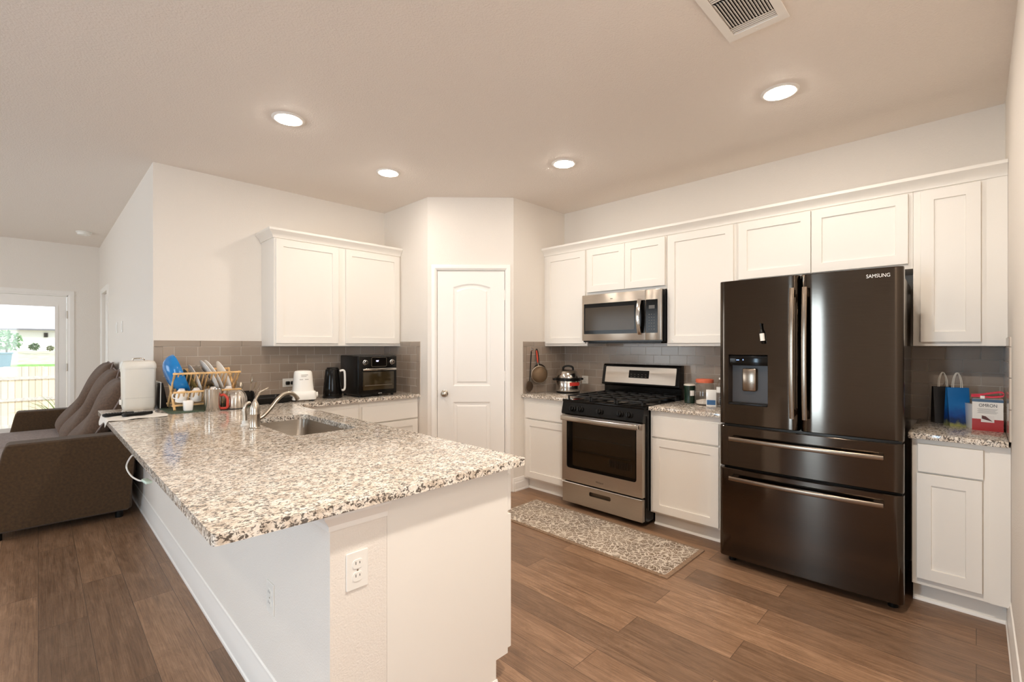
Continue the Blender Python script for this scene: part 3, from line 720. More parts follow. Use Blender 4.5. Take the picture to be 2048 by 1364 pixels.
# faucet
fa = thing('faucet', 'brushed nickel kitchen faucet with arched spout and lever', 'faucet', (.845, 2.84, CZ1))
MB().lathe([(.031, 0), (.031, .004), (.027, .008), (.026, .012), (.0255, .075), (.027, .078), (.027, .084), (.0255, .088), (.026, .098), (.024, .118), (.017, .14), (.009, .155), (.001, .158)], 28).build('body', M_nickel, fa)
ux, uy = .72, .69
def along(s_, z): return (ux * s_ * .985, uy * s_ * .0 - .0 + s_ * .12, z)
MB().tube(spline([(.015, .0, .05), (.045, .004, .065), (.085, .01, .105), (.125, .02, .15), (.165, .03, .176), (.205, .04, .178), (.235, .05, .160), (.25, .054, .138)], 6), [.011] * 37 + [.0115, .012, .0125, .013, .013, .013], 14).build('spout', M_nickel, fa)
MB().tube(spline([(0, 0, .148), (.006, .004, .165), (.03, .018, .195), (.06, .035, .208), (.085, .05, .217)], 5), [.009] * 5 + [.008] * 5 + [.006] * 5 + [.0045] * 5 + [.004], 10).build('lever', M_nickel, fa)
sp = thing('side_sprayer', 'small nickel side sprayer with white base beside the faucet', 'sprayer', (.835, 2.985, CZ1))
MB().lathe([(.022, 0), (.022, .006), (.016, .012), (.015, .03)], 20).build('base', M_plastic, sp)
MB().tube(spline([(0, 0, .028), (0, 0, .06), (-.002, 0, .09), (.004, 0, .115), (.018, 0, .13), (.028, 0, .126)], 5), [.013] * 11 + [.011] * 8 + [.008] * 7, 12).build('spray_head', M_nickel, sp)

# ------------------------------------------------------------------ refrigerator
FR = thing('refrigerator', 'tall dark stainless steel french door refrigerator', 'refrigerator', (3.045, 1.163, 0), R(-90 + 1.9))
FW = .904
MB().box(.008, FW - .008, .078, .80, .03, 1.745).build('cabinet_body', textured('dark grey steel side', (86, 78, 70), .22, 60, .0001, .7), FR, smooth=0, bevel=.004)
def bulge(x): return -.014 * (1 - ((x - FW / 2) / (FW / 2)) ** 2)
def door_mesh(x0, x1, z0, z1, hole=None, rad=.030, th=.072):
    """slab with softly rolled vertical edges; optional rectangular recess"""
    mb = MB(); K = 6
    xs = [x0 + rad * (1 - math.cos(PI / 2 * i / K)) for i in range(K + 1)]
    xs += [x0 + rad + (x1 - x0 - 2 * rad) * i / 12 for i in range(1, 12)]
    if hole: xs += [hole[0], hole[1]]
    xs += [x1 - rad * (1 - math.cos(PI / 2 * i / K)) for i in range(K + 1)]
    xs = sorted(xs); zs = [z0, z0 + .004, z1 - .004, z1]
    if hole: zs = sorted(zs + [hole[2], hole[3]])
    def yy(x):
        r_ = 0.0
        if x < x0 + rad: r_ = rad * (1 - math.sqrt(max(0, 1 - ((x0 + rad - x) / rad) ** 2)))
        if x > x1 - rad: r_ = rad * (1 - math.sqrt(max(0, 1 - ((x - x1 + rad) / rad) ** 2)))
        return bulge(x) + r_
    V = {}
    def vt_(i, j):
        if (i, j) not in V:
            e = .004 if j in (0, len(zs) - 1) else 0
            V[i, j] = mb.bm.verts.new((xs[i], yy(xs[i]) + e, zs[j]))
        return V[i, j]
    for i in range(len(xs) - 1):
        for j in range(len(zs) - 1):
            if hole and hole[0] - 1e-6 <= xs[i] and xs[i + 1] <= hole[1] + 1e-6 and hole[2] - 1e-6 <= zs[j] and zs[j + 1] <= hole[3] + 1e-6: continue
            mb.bm.faces.new((vt_(i, j), vt_(i + 1, j), vt_(i + 1, j + 1), vt_(i, j + 1)))
    nx, nz = len(xs) - 1, len(zs) - 1
    ring = [vt_(i, 0) for i in range(nx + 1)] + [vt_(nx, j) for j in range(1, nz + 1)] + [vt_(i, nz) for i in range(nx - 1, -1, -1)] + [vt_(0, j) for j in range(nz - 1, 0, -1)]
    back = [mb.bm.verts.new((v.co.x, th, v.co.z)) for v in ring]
    mb.bridge(ring, back); mb.fill(back)
    return mb
DH = (.058, .284, 1.008, 1.318)
ld = door_mesh(0, .444, .886, 1.778, DH).build('door', M_blacksteel, FR, smooth=40)
rd = door_mesh(.452, FW, .886, 1.778).build('door', M_blacksteel, FR, smooth=40)
md = door_mesh(0, FW, .622, .872).build('drawer', M_blacksteel, FR, smooth=40)
bd = door_mesh(0, FW, .055, .608).build('drawer', M_blacksteel, FR, smooth=40)
def vhandle(x, par):
    mb = MB(); zc, hh = 1.33, .372
    pr = [(x + a, b) for a, b in rrect(.026, .018, .005, 3)]
    loops = []
    for k in range(15):
        t = k / 14 * 2 - 1; y = -.062 + .022 * t * t
        loops.append([(px, y + bulge(x) * .5 + py, zc + hh * t) for px, py in pr])
    mb.loft(loops)
    for z in (zc - hh + .03, zc + hh - .03): mb.box(x - .010, x + .010, -.045, .004, z - .022, z + .022, .004)
    mb.build('handle', M_steel_dark, par, smooth=40)
M_steel_dark = brushed('handle steel', (150, 134, 118), .22, .5, True)
vhandle(.418, ld); vhandle(.480, rd)
def hhandle(z, par):
    mb = MB(); x0, x1 = .075, .825; loops = []
    pr = rrect(.020, .026, .006, 3)
    for k in range(21):
        t = k / 20; x = x0 + (x1 - x0) * t; y = bulge(x) - .048 + .012 * (2 * t - 1) ** 2
        loops.append([(x, y + a, z + b) for a, b in pr])
    mb.loft(loops)
    for x in (x0 + .02, x1 - .02): mb.box(x - .022, x + .022, -.04 + bulge(x), .006, z - .010, z + .010, .004)
    mb.build('handle', M_steel_dark, par, smooth=40)
hhandle(.800, md); hhandle(.556, bd)
# water dispenser
x0, x1, z0, z1 = DH
mb = MB(); fy = lambda x: bulge(x)
fr_ = [(x0, fy(x0), z0), (x1, fy(x1), z0), (x1, fy(x1), z1), (x0, fy(x0), z1)]; bk = [(x0 + .004, .062, z0 + .01), (x1 - .004, .062, z0 + .01), (x1 - .004, .062, z1 - .004), (x0 + .004, .062, z1 - .004)]
mb.loft([fr_, bk], cap0=False); ds = mb.build('dispenser_recess', textured('dark dispenser plastic', (58, 50, 44), .35, 60, .0001), ld, smooth=0)
MB().box(x0 + .004, x1 - .004, .006, .060, z1 - .066, z1 - .004, .004).build('display_panel', M_gloss, ds)
MB().box(x0 + .045, x0 + .061, .0045, .0062, z1 - .034, z1 - .031).box(x0 + .082, x0 + .086, .0045, .0062, z1 - .034, z1 - .028).build('indicator', M_bluedot, ds)
MB().box(x0 + .072, x0 + .150, .030, .040, z0 + .085, z0 + .225, .008).build('paddle', M_steel_dark, ds)
MB().box(x0 + .004, x1 - .004, -.004, .060, z0, z0 + .012, .003).build('drip_tray', M_black, ds)
text('lettering', 'SAMSUNG', .027, P('silver lettering', (214, 206, 196), .3, .6), rd, (.752, -.0075, 1.728), (PI / 2, 0, 0), width=.098)
MB().box(.40, .50, .07, .22, 1.745, 1.768, .006).box(.02, .10, .06, .2, 1.745, 1.775, .006).box(FW - .10, FW - .02, .06, .2, 1.745, 1.775, .006).build('hinge_cover', M_black, FR)
for x in (.05, FW - .05):
    for y in (.10, .74): MB().cyl((x, y, 0), .022, .035, 'z', 16).build('foot', M_black, FR)
MB().box(.03, FW - .03, .09, .11, .035, .075).build('kick_grille', M_black, FR, smooth=0)
mg = thing('bottle_magnet', 'tiny dark wine bottle magnet with a white label on the refrigerator door', 'magnet', (3.045, 1.163, 0), R(-90 + 1.9))
mb = MB(Matrix.Translation((.262, -.0245, 1.385)) @ Matrix.Rotation(R(-6), 4, 'Y')); mb.lathe([(.010, 0), (.0125, .004), (.0125, .066), (.009, .078), (.0055, .086), (.0055, .114), (.007, .115), (.007, .122), (.001, .123)], 20); mb.build('bottle', M_gloss, mg)
mb = MB(Matrix.Translation((.262, -.0245, 1.385)) @ Matrix.Rotation(R(-6), 4, 'Y')); mb.lathe([(.0129, .018), (.0129, .062)], 20, cap0=False, cap1=False); mb.build('paper_label', M_plastic, mg)

# ------------------------------------------------------------------ range
RG = thing('gas_range', 'black and stainless steel gas range with a window oven door', 'range', (3.18, 2.545, 0), -PI / 2)
RW = .775
MB().box(.004, RW - .004, .045, .70, .03, .890).build('body', M_gloss, RG, smooth=0, bevel=.003)
# drawer with recessed grip
mb = MB(); grip = rrect(.205, .034, .012, 4, RW / 2, .157)
hl = mb.holed([(.008, .045), (RW - .008, .045), (RW - .008, .212), (.008, .212)], [grip], .004)
bk = mb.loop([(a, .040, b) for a, b in [(.008, .045), (RW - .008, .045), (RW - .008, .212), (.008, .212)]]); mb.bridge(hl[0], bk)
dr = mb.build('drawer', M_steel, RG, smooth=20)
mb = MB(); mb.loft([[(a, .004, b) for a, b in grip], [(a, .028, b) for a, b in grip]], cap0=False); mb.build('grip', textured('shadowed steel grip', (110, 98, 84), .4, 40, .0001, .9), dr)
MB().prism([(.004, .205), (-.006, .212), (-.002, .218), (.02, .218), (.02, .205)], .008, RW - .008, 'yz').build('drawer_lip', M_chrome, dr)
# oven door
gl_ = rrect(.665, .430, .022, 4, RW / 2, .553)
mb = MB(); od = [(.006, .228), (RW - .006, .228), (RW - .006, .785), (.006, .785)]
hl = mb.holed(od, [gl_], .0); bk = mb.loop([(a, .042, b) for a, b in od]); mb.bridge(hl[0], bk)
inn = mb.loop([(a, .004, b) for a, b in gl_]); mb.bridge(hl[1], inn)
dr = mb.build('oven_door', M_steel, RG, smooth=20)
mb = MB(); mb.prism(gl_, .003, .006, 'xz'); mb.build('window', M_dglass, dr, smooth=20, label='dark glass window')
mb = MB(); mb.prism(rrect(.60, .40, .01, 3, RW / 2, .553), .0405, .0415, 'xz'); mb.build('inner_liner', textured('oven interior', (132, 98, 58), .5, 30, .0005), dr, smooth=0)
for z in (.49, .60): 
    MB().box(.12, RW - .12, .028, .032, z - .002, z + .002).build('oven_rack', M_nickel, dr)
mb = MB()
for k in range(14): mb.box(.46 + .015 * k, .466 + .015 * k, .026, .034, .405, .465, .002)
mb.build('broiler_grid', M_nickel, dr)
mb = MB(); loops = []
pr = rrect(.020, .040, .006, 3)
for k in range(25):
    t = k / 24; x = .022 + (RW - .044) * t; loops.append([(x, -.050 + .018 * (2 * t - 1) ** 2 + a, .762 + b) for a, b in pr])
mb.loft(loops)
for x in (.035, RW - .035): mb.box(x - .013, x + .013, -.038, .004, .745, .778, .004)
mb.build('handle', M_chrome, dr, smooth=40)
text('lettering', 'Whirlpool', .022, P('etched steel lettering', (110, 100, 88), .4, .6), dr, (RW / 2 - .036, -.0006, .262), width=.072)
# control panel and knobs
mb = MB(); mb.prism([(.004, .790), (-.004, .800), (.018, .893), (.06, .900), (.06, .790)], .002, RW - .002, 'yz'); cp = mb.build('control_panel', M_gloss, RG, smooth=20)
for x in (.115, .195, RW / 2, RW - .20, RW - .12):
    q = Matrix.Translation((x, .006, .842)) @ Matrix.Rotation(R(90 - 13), 4, 'X')
    MB(q).lathe([(.026, -.002), (.026, .004), (.022, .008), (.020, .028), (.017, .031), (.001, .031)], 22).box(-.006, .006, -.019, .019, .028, .040, .003).build('knob', M_black, cp)
ck = MB().box(0, RW, .012, .66, .893, .914, .006).build('cooktop', M_gloss, RG)
for bx, by, r_ in ((.17, .19, .045), (.17, .47, .038), (RW / 2, .33, .042), (RW - .17, .19, .045), (RW - .17, .47, .038)):
    MB().lathe([(r_ + .015, .912), (r_ + .012, .918), (r_, .920), (r_, .926), (r_ - .006, .930), (.001, .930)], 24, (bx, by, 0)).build('burner', M_iron, ck)
for a, b in ((.03, .262), (.272, .503), (.513, RW - .03)):
    mb = MB(); z0_, z1_ = .938, .950
    mb.box(a, a + .012, .05, .62, z0_, z1_, .002).box(b - .012, b, .05, .62, z0_, z1_, .002)
    for y in (.05, .322, .608): mb.box(a, b, y, y + .012, z0_, z1_, .002)
    m_ = (a + b) / 2; mb.box(m_ - .005, m_ + .005, .05, .62, z0_, z1_ + .002, .002)
    for y in (.19, .47): mb.box(a, b, y - .005, y + .005, z0_, z1_ + .002, .002)
    for px in (a + .006, b - .006):
        for py in (.056, .328, .614): mb.box(px - .006, px + .006, py - .006, py + .006, .913, z0_ + .002)
    mb.build('grate', M_iron, ck)
# backguard
mb = MB(); mb.prism([(.655, .90), (.655, 1.005), (.612, 1.012), (.606, 1.022), (.640, 1.190), (.652, 1.204), (.70, 1.204), (.70, .90)], .002, RW - .002, 'yz')
bgd = mb.build('backguard', M_gloss, RG, smooth=25, bevel=.004)
q = Matrix.Translation((0, .606, 1.022)) @ Matrix.Rotation(-math.atan2(.034, .168), 4, 'X')
MB(q).prism(rrect(.70, .148, .006, 3, RW / 2, .086), -.004, .003, 'xz').build('face_plate', M_steel, bgd)
MB(q).prism(rrect(.200, .070, .004, 3, RW / 2, .096), -.006, .0, 'xz').build('display', M_gloss, bgd)
mb = MB(q)
for k in range(5):
    for j in range(2): mb.box(RW / 2 - .08 + .036 * k, RW / 2 - .068 + .036 * k, -.0065, -.005, .072 + .02 * j, .075 + .02 * j)
mb.build('key_marks', P('grey key marks', (120, 112, 100), .5), bgd, smooth=0)

# ------------------------------------------------------------------ microwave
MW = thing('microwave', 'stainless steel over-the-range microwave under the short cabinet', 'microwave', (3.505, 2.566, 1.408), -PI / 2)
w, h = .775, .424
MB().box(0, w, .02, XR - 3.505 - .002, 0, h).build('housing', M_gloss, MW, smooth=0, bevel=.002)
md_ = MB().box(.0, .634, 0, .022, .012, h, .003).build('door', M_steel, MW)
MB().box(.634, w, 0, .022, .012, h, .003).build('side_panel', M_steel, MW)
mb = MB(); mb.prism(rrect(.612, .272, .006, 3, .328, .207), -.002, .002, 'xz'); mb.build('window_border', M_gloss, md_)
mb = MB(); mb.prism(rrect(.500, .205, .004, 3, .285, .205), -.0026, .0, 'xz'); mb.build('window', M_mwglass, md_)
cpn = MB().prism(rrect(.104, .272, .004, 3, .693, .207), -.002, .002, 'xz').build('control_panel', M_gloss, MW)
mb = MB()
for j in range(6):
    for k in range(3): mb.box(.668 + .022 * k, .674 + .022 * k, -.0026, -.0015, .100 + .024 * j, .103 + .024 * j)
mb.build('keypad_marks', P('pale key marks', (150, 142, 128), .5), cpn, smooth=0)
MB().box(.668, .720, -.0026, -.001, .268, .296).build('clock_display', P('dim display', (84, 78, 70), .2), cpn, smooth=0)
mb = MB(); loops = []
for k in range(17):
    t = k / 16 * 2 - 1; loops.append([(.592 + a, -.045 + .030 * t * t + b, .205 + .148 * t) for a, b in rrect(.034, .012, .004, 3)])
mb.loft(loops).box(.582, .602, -.016, .004, .062, .080).box(.582, .602, -.016, .004, .330, .348).build('handle', M_chrome, md_, smooth=40)
MB().box(.30, .325, -.001, .001, .372, .380).build('badge', P('dark badge', (80, 72, 64), .4), md_, smooth=0)
MB().box(.03, w - .03, .06, .30, -.012, .0).build('vent_grille', M_black, MW, smooth=0)

# ------------------------------------------------------------------ things on the sink-wall counter
TO = thing('toaster_oven', 'black countertop toaster oven with two dials in the corner', 'toaster oven', (1.985, 3.865, CZ1))
w, h, dp = .385, .372, .36
MB().box(0, w, .012, dp, .016, h, .012, 3).build('housing', M_black, TO)
MB().box(.004, w - .004, 0, .02, .018, h - .008, .006).build('front_panel', M_gloss, TO)
for x in (.06, w - .055):
    q = Matrix.Translation((x, 0, h - .062)) @ Matrix.Rotation(PI / 2, 4, 'X')
    MB(q).lathe([(.023, -.002), (.023, .006), (.019, .010), (.018, .026), (.015, .029), (.001, .029)], 24).build('dial', M_chrome, TO)
MB().prism(rrect(.145, .078, .008, 4, w / 2 + .005, h - .06), -.003, .002, 'xz').build('display', M_gloss, TO)
mb = MB(); o_ = rrect(.151, .084, .010, 4, w / 2 + .005, h - .06); i_ = rrect(.145, .078, .008, 4, w / 2 + .005, h - .06)
mb.loft([[(a, -.004, b) for a, b in i_], [(a, -.004, b) for a, b in o_], [(a, .002, b) for a, b in o_]], False, False); mb.build('display_rim', M_nickel, TO)
text('lit_time', '9:07', .020, M_digits, TO, (w / 2 - .025, -.0035, h - .058), width=.026)
dr = MB().box(.026, w - .022, -.006, .006, .045, .262, .004).build('door', M_gloss, TO)
MB().box(.040, w - .036, -.0075, -.004, .062, .225, .002).build('window', textured('brown oven glass', (52, 42, 24), .08, 30, .0001), dr)
MB().box(.055, w - .055, -.0082, -.0068, .100, .106).build('oven_rack', M_nickel, dr)
MB().box(.028, w - .024, -.034, -.020, .236, .256, .005).box(.045, .058, -.022, -.004, .238, .254).box(w - .055, w - .042, -.022, -.004, .238, .254).build('handle', M_chrome, dr)
text('lettering', 'gourmia', .012, M_plastic, TO, (w / 2 - .0, -.0005, .026), width=.035)
for x in (.03, w - .03):
    for y in (.04, dp - .04): MB().cyl((x, y, 0), .012, .018, 'z', 12).build('foot', M_rubber, TO)

kt = thing('electric_kettle', 'black electric kettle with a pale handle beside the toaster oven', 'kettle', (1.835, 4.055, CZ1), R(-20))
MB().lathe([(.082, 0), (.084, .006), (.082, .016), (.001, .016)], 30).build('base', M_black, kt)
MB().lathe([(.078, .016), (.080, .03), (.076, .10), (.068, .18), (.061, .235), (.058, .25), (.05, .256), (.001, .258)], 32).build('body', M_gloss, kt)
MB().lathe([(.05, .256), (.047, .266), (.02, .270), (.001, .270)], 28).build('lid', M_black, kt)
MB().tube(spline([(.056, 0, .232), (.082, 0, .240), (.100, 0, .228), (.104, 0, .17), (.104, 0, .10), (.098, 0, .068), (.078, 0, .062)], 5), .0095, 10, flat=1.0).build('handle', M_plastic, kt)
wa = thing('grain_mill', 'white small kitchen appliance with a tapered tower behind the sink', 'appliance', (1.565, 4.02, CZ1), R(-14))
MB().loft([[(a, b, z) for a, b in rrect(w_, d_, r_, 5)] for w_, d_, r_, z in ((.178, .17, .02, .012), (.19, .18, .025, .02), (.19, .18, .025, .07), (.175, .165, .03, .082))]).build('base', M_plastic, wa)
MB().loft([[(a, b, z) for a, b in rrect(w_, w_ * .95, r_, 6)] for w_, r_, z in ((.166, .05, .08), (.160, .055, .10), (.146, .055, .19), (.138, .055, .235), (.120, .05, .248), (.08, .035, .252))]).build('tower', M_plastic, wa)
MB().cyl((.09, .0, .045), .022, .025, 'x', 18).build('side_knob', M_plastic, wa)
for x in (-.07, .07):
    for y in (-.06, .06): MB().cyl((x, y, 0), .012, .014, 'z', 10).build('foot', M_rubber, wa)
mb = MB()
for k, (a, b) in enumerate(((-.022, .030), (-.022, .018), (-.034, -.008), (.006, .034))):
    z = (.215, .203, .178, .178)[k]; y = -(.138 + (.235 - z) * .18) * .475 - .0012; mb.box(a, b, y - .0005, y + .004, z, z + .004)
mb.build('printed_marks', P('grey print', (150, 140, 128), .6), wa, smooth=0)
tr = thing('black_griddle', 'long flat black griddle lying behind the faucet', 'griddle', (1.255, 4.10, CZ1), R(0))
MB().loft([[(a, b, z) for a, b in rrect(w_, d_, .04, 5)] for w_, d_, z in ((.36, .26, .0), (.40, .30, .008), (.42, .32, .045), (.405, .305, .046), (.385, .285, .024), (.34, .24, .022))]).build('pan', M_black, tr)
for s_ in (1, -1): MB().tube(spline([(s_ * .20, -.05, .036), (s_ * .238, -.04, .04), (s_ * .238, .04, .04), (s_ * .20, .05, .036)], 4), .008, 8).build('handle', M_black, tr)

uh = thing('utensil_holder', 'black utensil holder behind the steel pot', 'utensil holder', (1.125, 4.0, CZ1))
MB().loft([[(a, b, z) for a, b in rrect(w_, w_ * .9, .028, 5)] for w_, z in ((.098, 0), (.104, .004), (.110, .085), (.100, .108), (.094, .108), (.098, .085), (.094, .01))]).build('cup', M_gloss, uh)
for k, (dx, dy, tx, ty, L_, kind) in enumerate(((-.02, .01, -.035, .01, .19, 's'), (.012, -.01, .03, 0, .225, 's'), (.028, .012, .055, .02, .17, 'f'), (-.005, .02, -.012, .03, .165, 's'), (.03, -.015, .06, -.01, .155, 'f'))):
    u = thing('spoon' if kind == 's' else 'fork', ['steel spoon leaning left in the black utensil holder', 'tallest steel spoon in the black utensil holder', 'steel fork at the right rear of the black utensil holder', 'short steel spoon at the back of the black utensil holder', 'steel fork at the front right of the black utensil holder'][k], 'cutlery', (1.125 + dx, 4.0 + dy, CZ1 + .012), 0, 'cutlery in the holder')
    dv = Vector((tx, ty, L_ - .02)).normalized()
    MB().tube([dv * 0, dv * (L_ * .7)], [.003, .004], 6).build('handle', M_nickel, u)
    q = Matrix.Translation(dv * (L_ * .7)) @ dv.to_track_quat('Z', 'Y').to_matrix().to_4x4()
    mb = MB(q)
    if kind == 's': mb.lathe([(.002, -.004), (.012, .010), (.016, .028), (.012, .046), (.001, .056)], 14, M=Matrix.Diagonal((1, .45, 1, 1)))
    else:
        mb.box(-.010, .010, -.0015, .0015, 0, .022, .001)
        for i in range(4): mb.box(-.010 + .0055 * i, -.0065 + .0055 * i, -.001, .001, .02, .055)
    mb.build('head', M_nickel, u)

# ------------------------------------------------------------------ dish rack and what it holds
mt = MB(Matrix.Translation((.868, 4.06, CZ1))); mt.prism(rrect(.50, .44, .05, 6), 0, .006)
tag(mt.build('drying_mat', textured('green mat rubber', (62, 84, 66), .5, 80, .0004), bevel=.002), 'green rubber drying mat under the bamboo dish rack', 'mat')
RX0, RX1 = .66, 1.075; RY = 4.09; RZ = CZ1 + .0085
rk = thing('dish_rack', 'bamboo folding dish rack full of plates beside the wall', 'dish rack', (RX0, RY, RZ)); RL = RX1 - RX0
def bar(mb, p, q, r_=.006): mb.tube([p, q], r_, 6)
for x in (.008, RL - .008):
    MB().tube([(x, -.125, 0), (x, .155, .275)], .008, 6).build('leg', M_bamboo, rk); MB().tube([(x, .125, 0), (x, -.135, .258)], .008, 6).build('leg', M_bamboo, rk)
for y, z in ((-.135, .254), (.155, .270), (-.150, .125), (-.10, .030), (.10, .030)):
    MB().box(-.004, RL + .004, y - .006, y + .006, z - .007, z + .007, .002).build('rail', M_bamboo, rk)
for k in range(15):
    x = .03 + (RL - .06) * k / 14
    MB().tube([(x, -.133, .25), (x, .0, .120)], .0045, 6).build('slat', M_bamboo, rk); MB().tube([(x, .152, .265), (x, .0, .120)], .0045, 6).build('slat', M_bamboo, rk)
for k in range(13):
    x = .03 + (RL - .06) * k / 12
    MB().tube([(x, -.149, .122), (x, -.085, .050)], .0045, 6).build('slat', M_bamboo, rk); MB().tube([(x, -.085, .050), (x, -.02, .098)], .0045, 6).build('slat', M_bamboo, rk)
M_blue = textured('blue glaze', (26, 122, 190), .16, 30, .0001, var=.06); M_olive = textured('olive glaze', (138, 120, 70), .2, 30, .0001); M_china = textured('white china', (246, 242, 236), .15, 40, .00005)
def dish(name, label, cat, x, r_, depth, mat, tilt, z, y=RY + .01, thick=.004, group='dishes standing in the bamboo rack'):
    """a plate or bowl standing on its rim, opening turned to +x, leaning by tilt"""
    t = thing(name, label, cat, (x, y, z), 0, group)
    if depth > .06:
        q = Matrix.Translation((0, 0, r_)) @ Matrix.Rotation(R(90 + tilt), 4, 'Y')
        pr = [(.001, 0), (r_ * .32, 0)] + [(r_ * (.34 + .66 * math.sin(R(a))), depth * (1 - math.cos(R(a)))) for a in range(8, 91, 8)] + [(r_, depth), (r_ * .975, depth)]
        pr += [(r_ * (.34 + .66 * math.sin(R(a))) - thick, depth * (1 - math.cos(R(a))) + thick) for a in range(80, 7, -8)] + [(.001, thick)]
        MB(q).lathe(pr, 48).build(name + '_body', mat, t, smooth=50)
        return t
    q = Matrix.Translation((0, 0, r_)) @ Matrix.Rotation(R(90 + tilt), 4, 'Y')
    MB(q).lathe([(.001, 0), (r_ * .5, 0), (r_ * .62, depth * .12), (r_ * .86, depth * .62), (r_, depth), (r_, depth + thick * .6), (r_ * .97, depth + thick), (r_ * .83, depth * .62 + thick), (r_ * .58, depth * .12 + thick), (.001, thick)], 40).build(name + '_body', mat, t)
    return t
zb = RZ + .112
dish('serving_bowl', 'large blue bowl standing leftmost in the dish rack', 'bowl', .640, .138, .085, M_blue, -18, zb - .02)
dish('plate', 'blue plate standing right behind the large blue bowl', 'plate', .715, .112, .02, M_blue, -24, zb - .02)
dish('plate', 'olive green plate in the dish rack beside the blue plate', 'plate', .765, .092, .022, M_olive, -26, zb - .015)
dish('plate', 'thin white plate between the olive plate and the steel pan', 'plate', .800, .108, .014, M_china, -20, zb - .015)
dish('steel_pan', 'small steel pan standing in the middle of the dish rack', 'pan', .835, .100, .045, M_steel, -32, zb - .015)
dish('plate', 'white plate right of the steel pan, leftmost of the large white plates', 'plate', .890, .130, .018, M_china, -26, zb - .025)
dish('plate', 'large white plate second from the right end of the dish rack', 'plate', .922, .132, .014, M_china, -26, zb - .025)
dish('plate', 'white plate standing rightmost in the dish rack', 'plate', .985, .124, .016, M_china, -20, zb - .025)
for k, x in enumerate((.712, .800, .905, 1.005)):
    t = thing('cup', ['first upturned white cup from the left on the lower shelf of the dish rack', 'second upturned white cup from the left on the lower shelf of the dish rack', 'third upturned white cup on the lower shelf, behind the steel mug', 'rightmost upturned white cup on the lower shelf of the dish rack'][k], 'cup', (x, RY - .085, RZ + .058), 0, 'upturned cups in the dish rack')
    MB(Matrix.Rotation(R(14), 4, 'X')).lathe([(.036, 0), (.034, .04), (.028, .07), (.018, .085), (.018, .089), (.001, .089)], 24).build('bowl', M_china, t)
    MB(Matrix.Rotation(R(14), 4, 'X')).tube(spline([(-.033, 0, .02), (-.05, 0, .03), (-.048, 0, .055), (-.028, 0, .065)], 4), .004, 8).build('handle', M_china, t)
sc_ = thing('small_tumbler', 'small white square cup on the front edge of the green mat', 'cup', (.735, 3.905, CZ1 + .0065))
MB().loft([[(a, b, z) for a, b in rrect(w_, w_, .014, 5)] for w_, z in ((.046, 0), (.052, .003), (.060, .066), (.058, .070), (.054, .068), (.048, .01))]).build('cup_body', M_china, sc_)
mu = thing('steel_mug', 'tall shiny steel mug with a red handle in front of the dish rack', 'mug', (.872, 3.85, CZ1), R(-36))
MB().lathe([(.052, 0), (.054, .003), (.054, .150), (.055, .153), (.052, .153), (.051, .148), (.050, .01)], 36, cap1=True).build('body', M_mug, mu)
mb = MB(); hp = spline([(.052, 0, .105), (.072, 0, .110), (.094, 0, .085), (.096, 0, .045), (.090, 0, .018), (.052, 0, .014)], 4); mb.tube(hp, .009, 8).build('handle', textured('red silicone', (196, 66, 50), .45, 80, .0002), mu)
po = thing('steel_pot', 'round ribbed steel pot turned over beside the faucet lever', 'pot', (1.018, 3.865, CZ1))
mb = MB(); lo = []
for r_, z in ((.074, .004), (.077, .02), (.078, .05), (.075, .08), (.066, .108), (.05, .126), (.03, .134), (.002, .136)):
    lo.append([(r_ * (1 + .018 * math.cos(14 * 2 * PI * i / 84)) * math.cos(2 * PI * i / 84), r_ * (1 + .018 * math.cos(14 * 2 * PI * i / 84)) * math.sin(2 * PI * i / 84), z) for i in range(84)])
mb.loft(lo).build('bowl', M_mug, po); MB().lathe([(.080, 0), (.080, .005), (.072, .006)], 36).build('rim', M_rubber, po)

# canister and what leans on it
ca = thing('rice_canister', 'tall cream rice canister with a lid at the corner of the bar top', 'canister', (.512, 4.325, CZ1))
MB().loft([[(a, b, z) for a, b in rrect(w_, d_, .02, 5)] for w_, d_, z in ((.17, .12, .0), (.176, .126, .004), (.180, .13, .014), (.186, .135, .028), (.192, .14, .29), (.192, .14, .296))]).build('body', M_cream, ca)
MB().loft([[(a, b, z) for a, b in rrect(w_, d_, r_, 5)] for w_, d_, r_, z in ((.198, .146, .022, .294), (.200, .148, .024, .30), (.198, .146, .03, .325), (.182, .13, .035, .345), (.14, .09, .03, .352))]).build('lid', M_cream, ca)
MB().tube(spline([(-.032, 0, .35), (-.026, 0, .366), (.026, 0, .366), (.032, 0, .35)], 4), .005, 8).build('lid_handle', M_chrome, ca)
MB().box(-.108, -.094, -.03, .01, .04, .075, .004).build('side_latch', M_plastic, ca)
MB().box(-.082, .082, -.0705, -.066, .085, .0865).build('seam', P('seam shade', (190, 184, 172), .5), ca, smooth=0)
bo = thing('folder_stand', 'dark wedge-shaped folder stand between the canister and the dish rack', 'stand', (.617, 4.20, CZ1))
MB().prism([(0, 0), (.056, 0), (.022, .188), (.004, .188)], .0, .20, 'xz').build('stand_body', M_black, bo, bevel=.002)
MB().prism([(.002, .004), (.006, .004), (.010, .196), (.006, .196)], -.006, .19, 'xz').build('card', M_cream, bo, smooth=0)

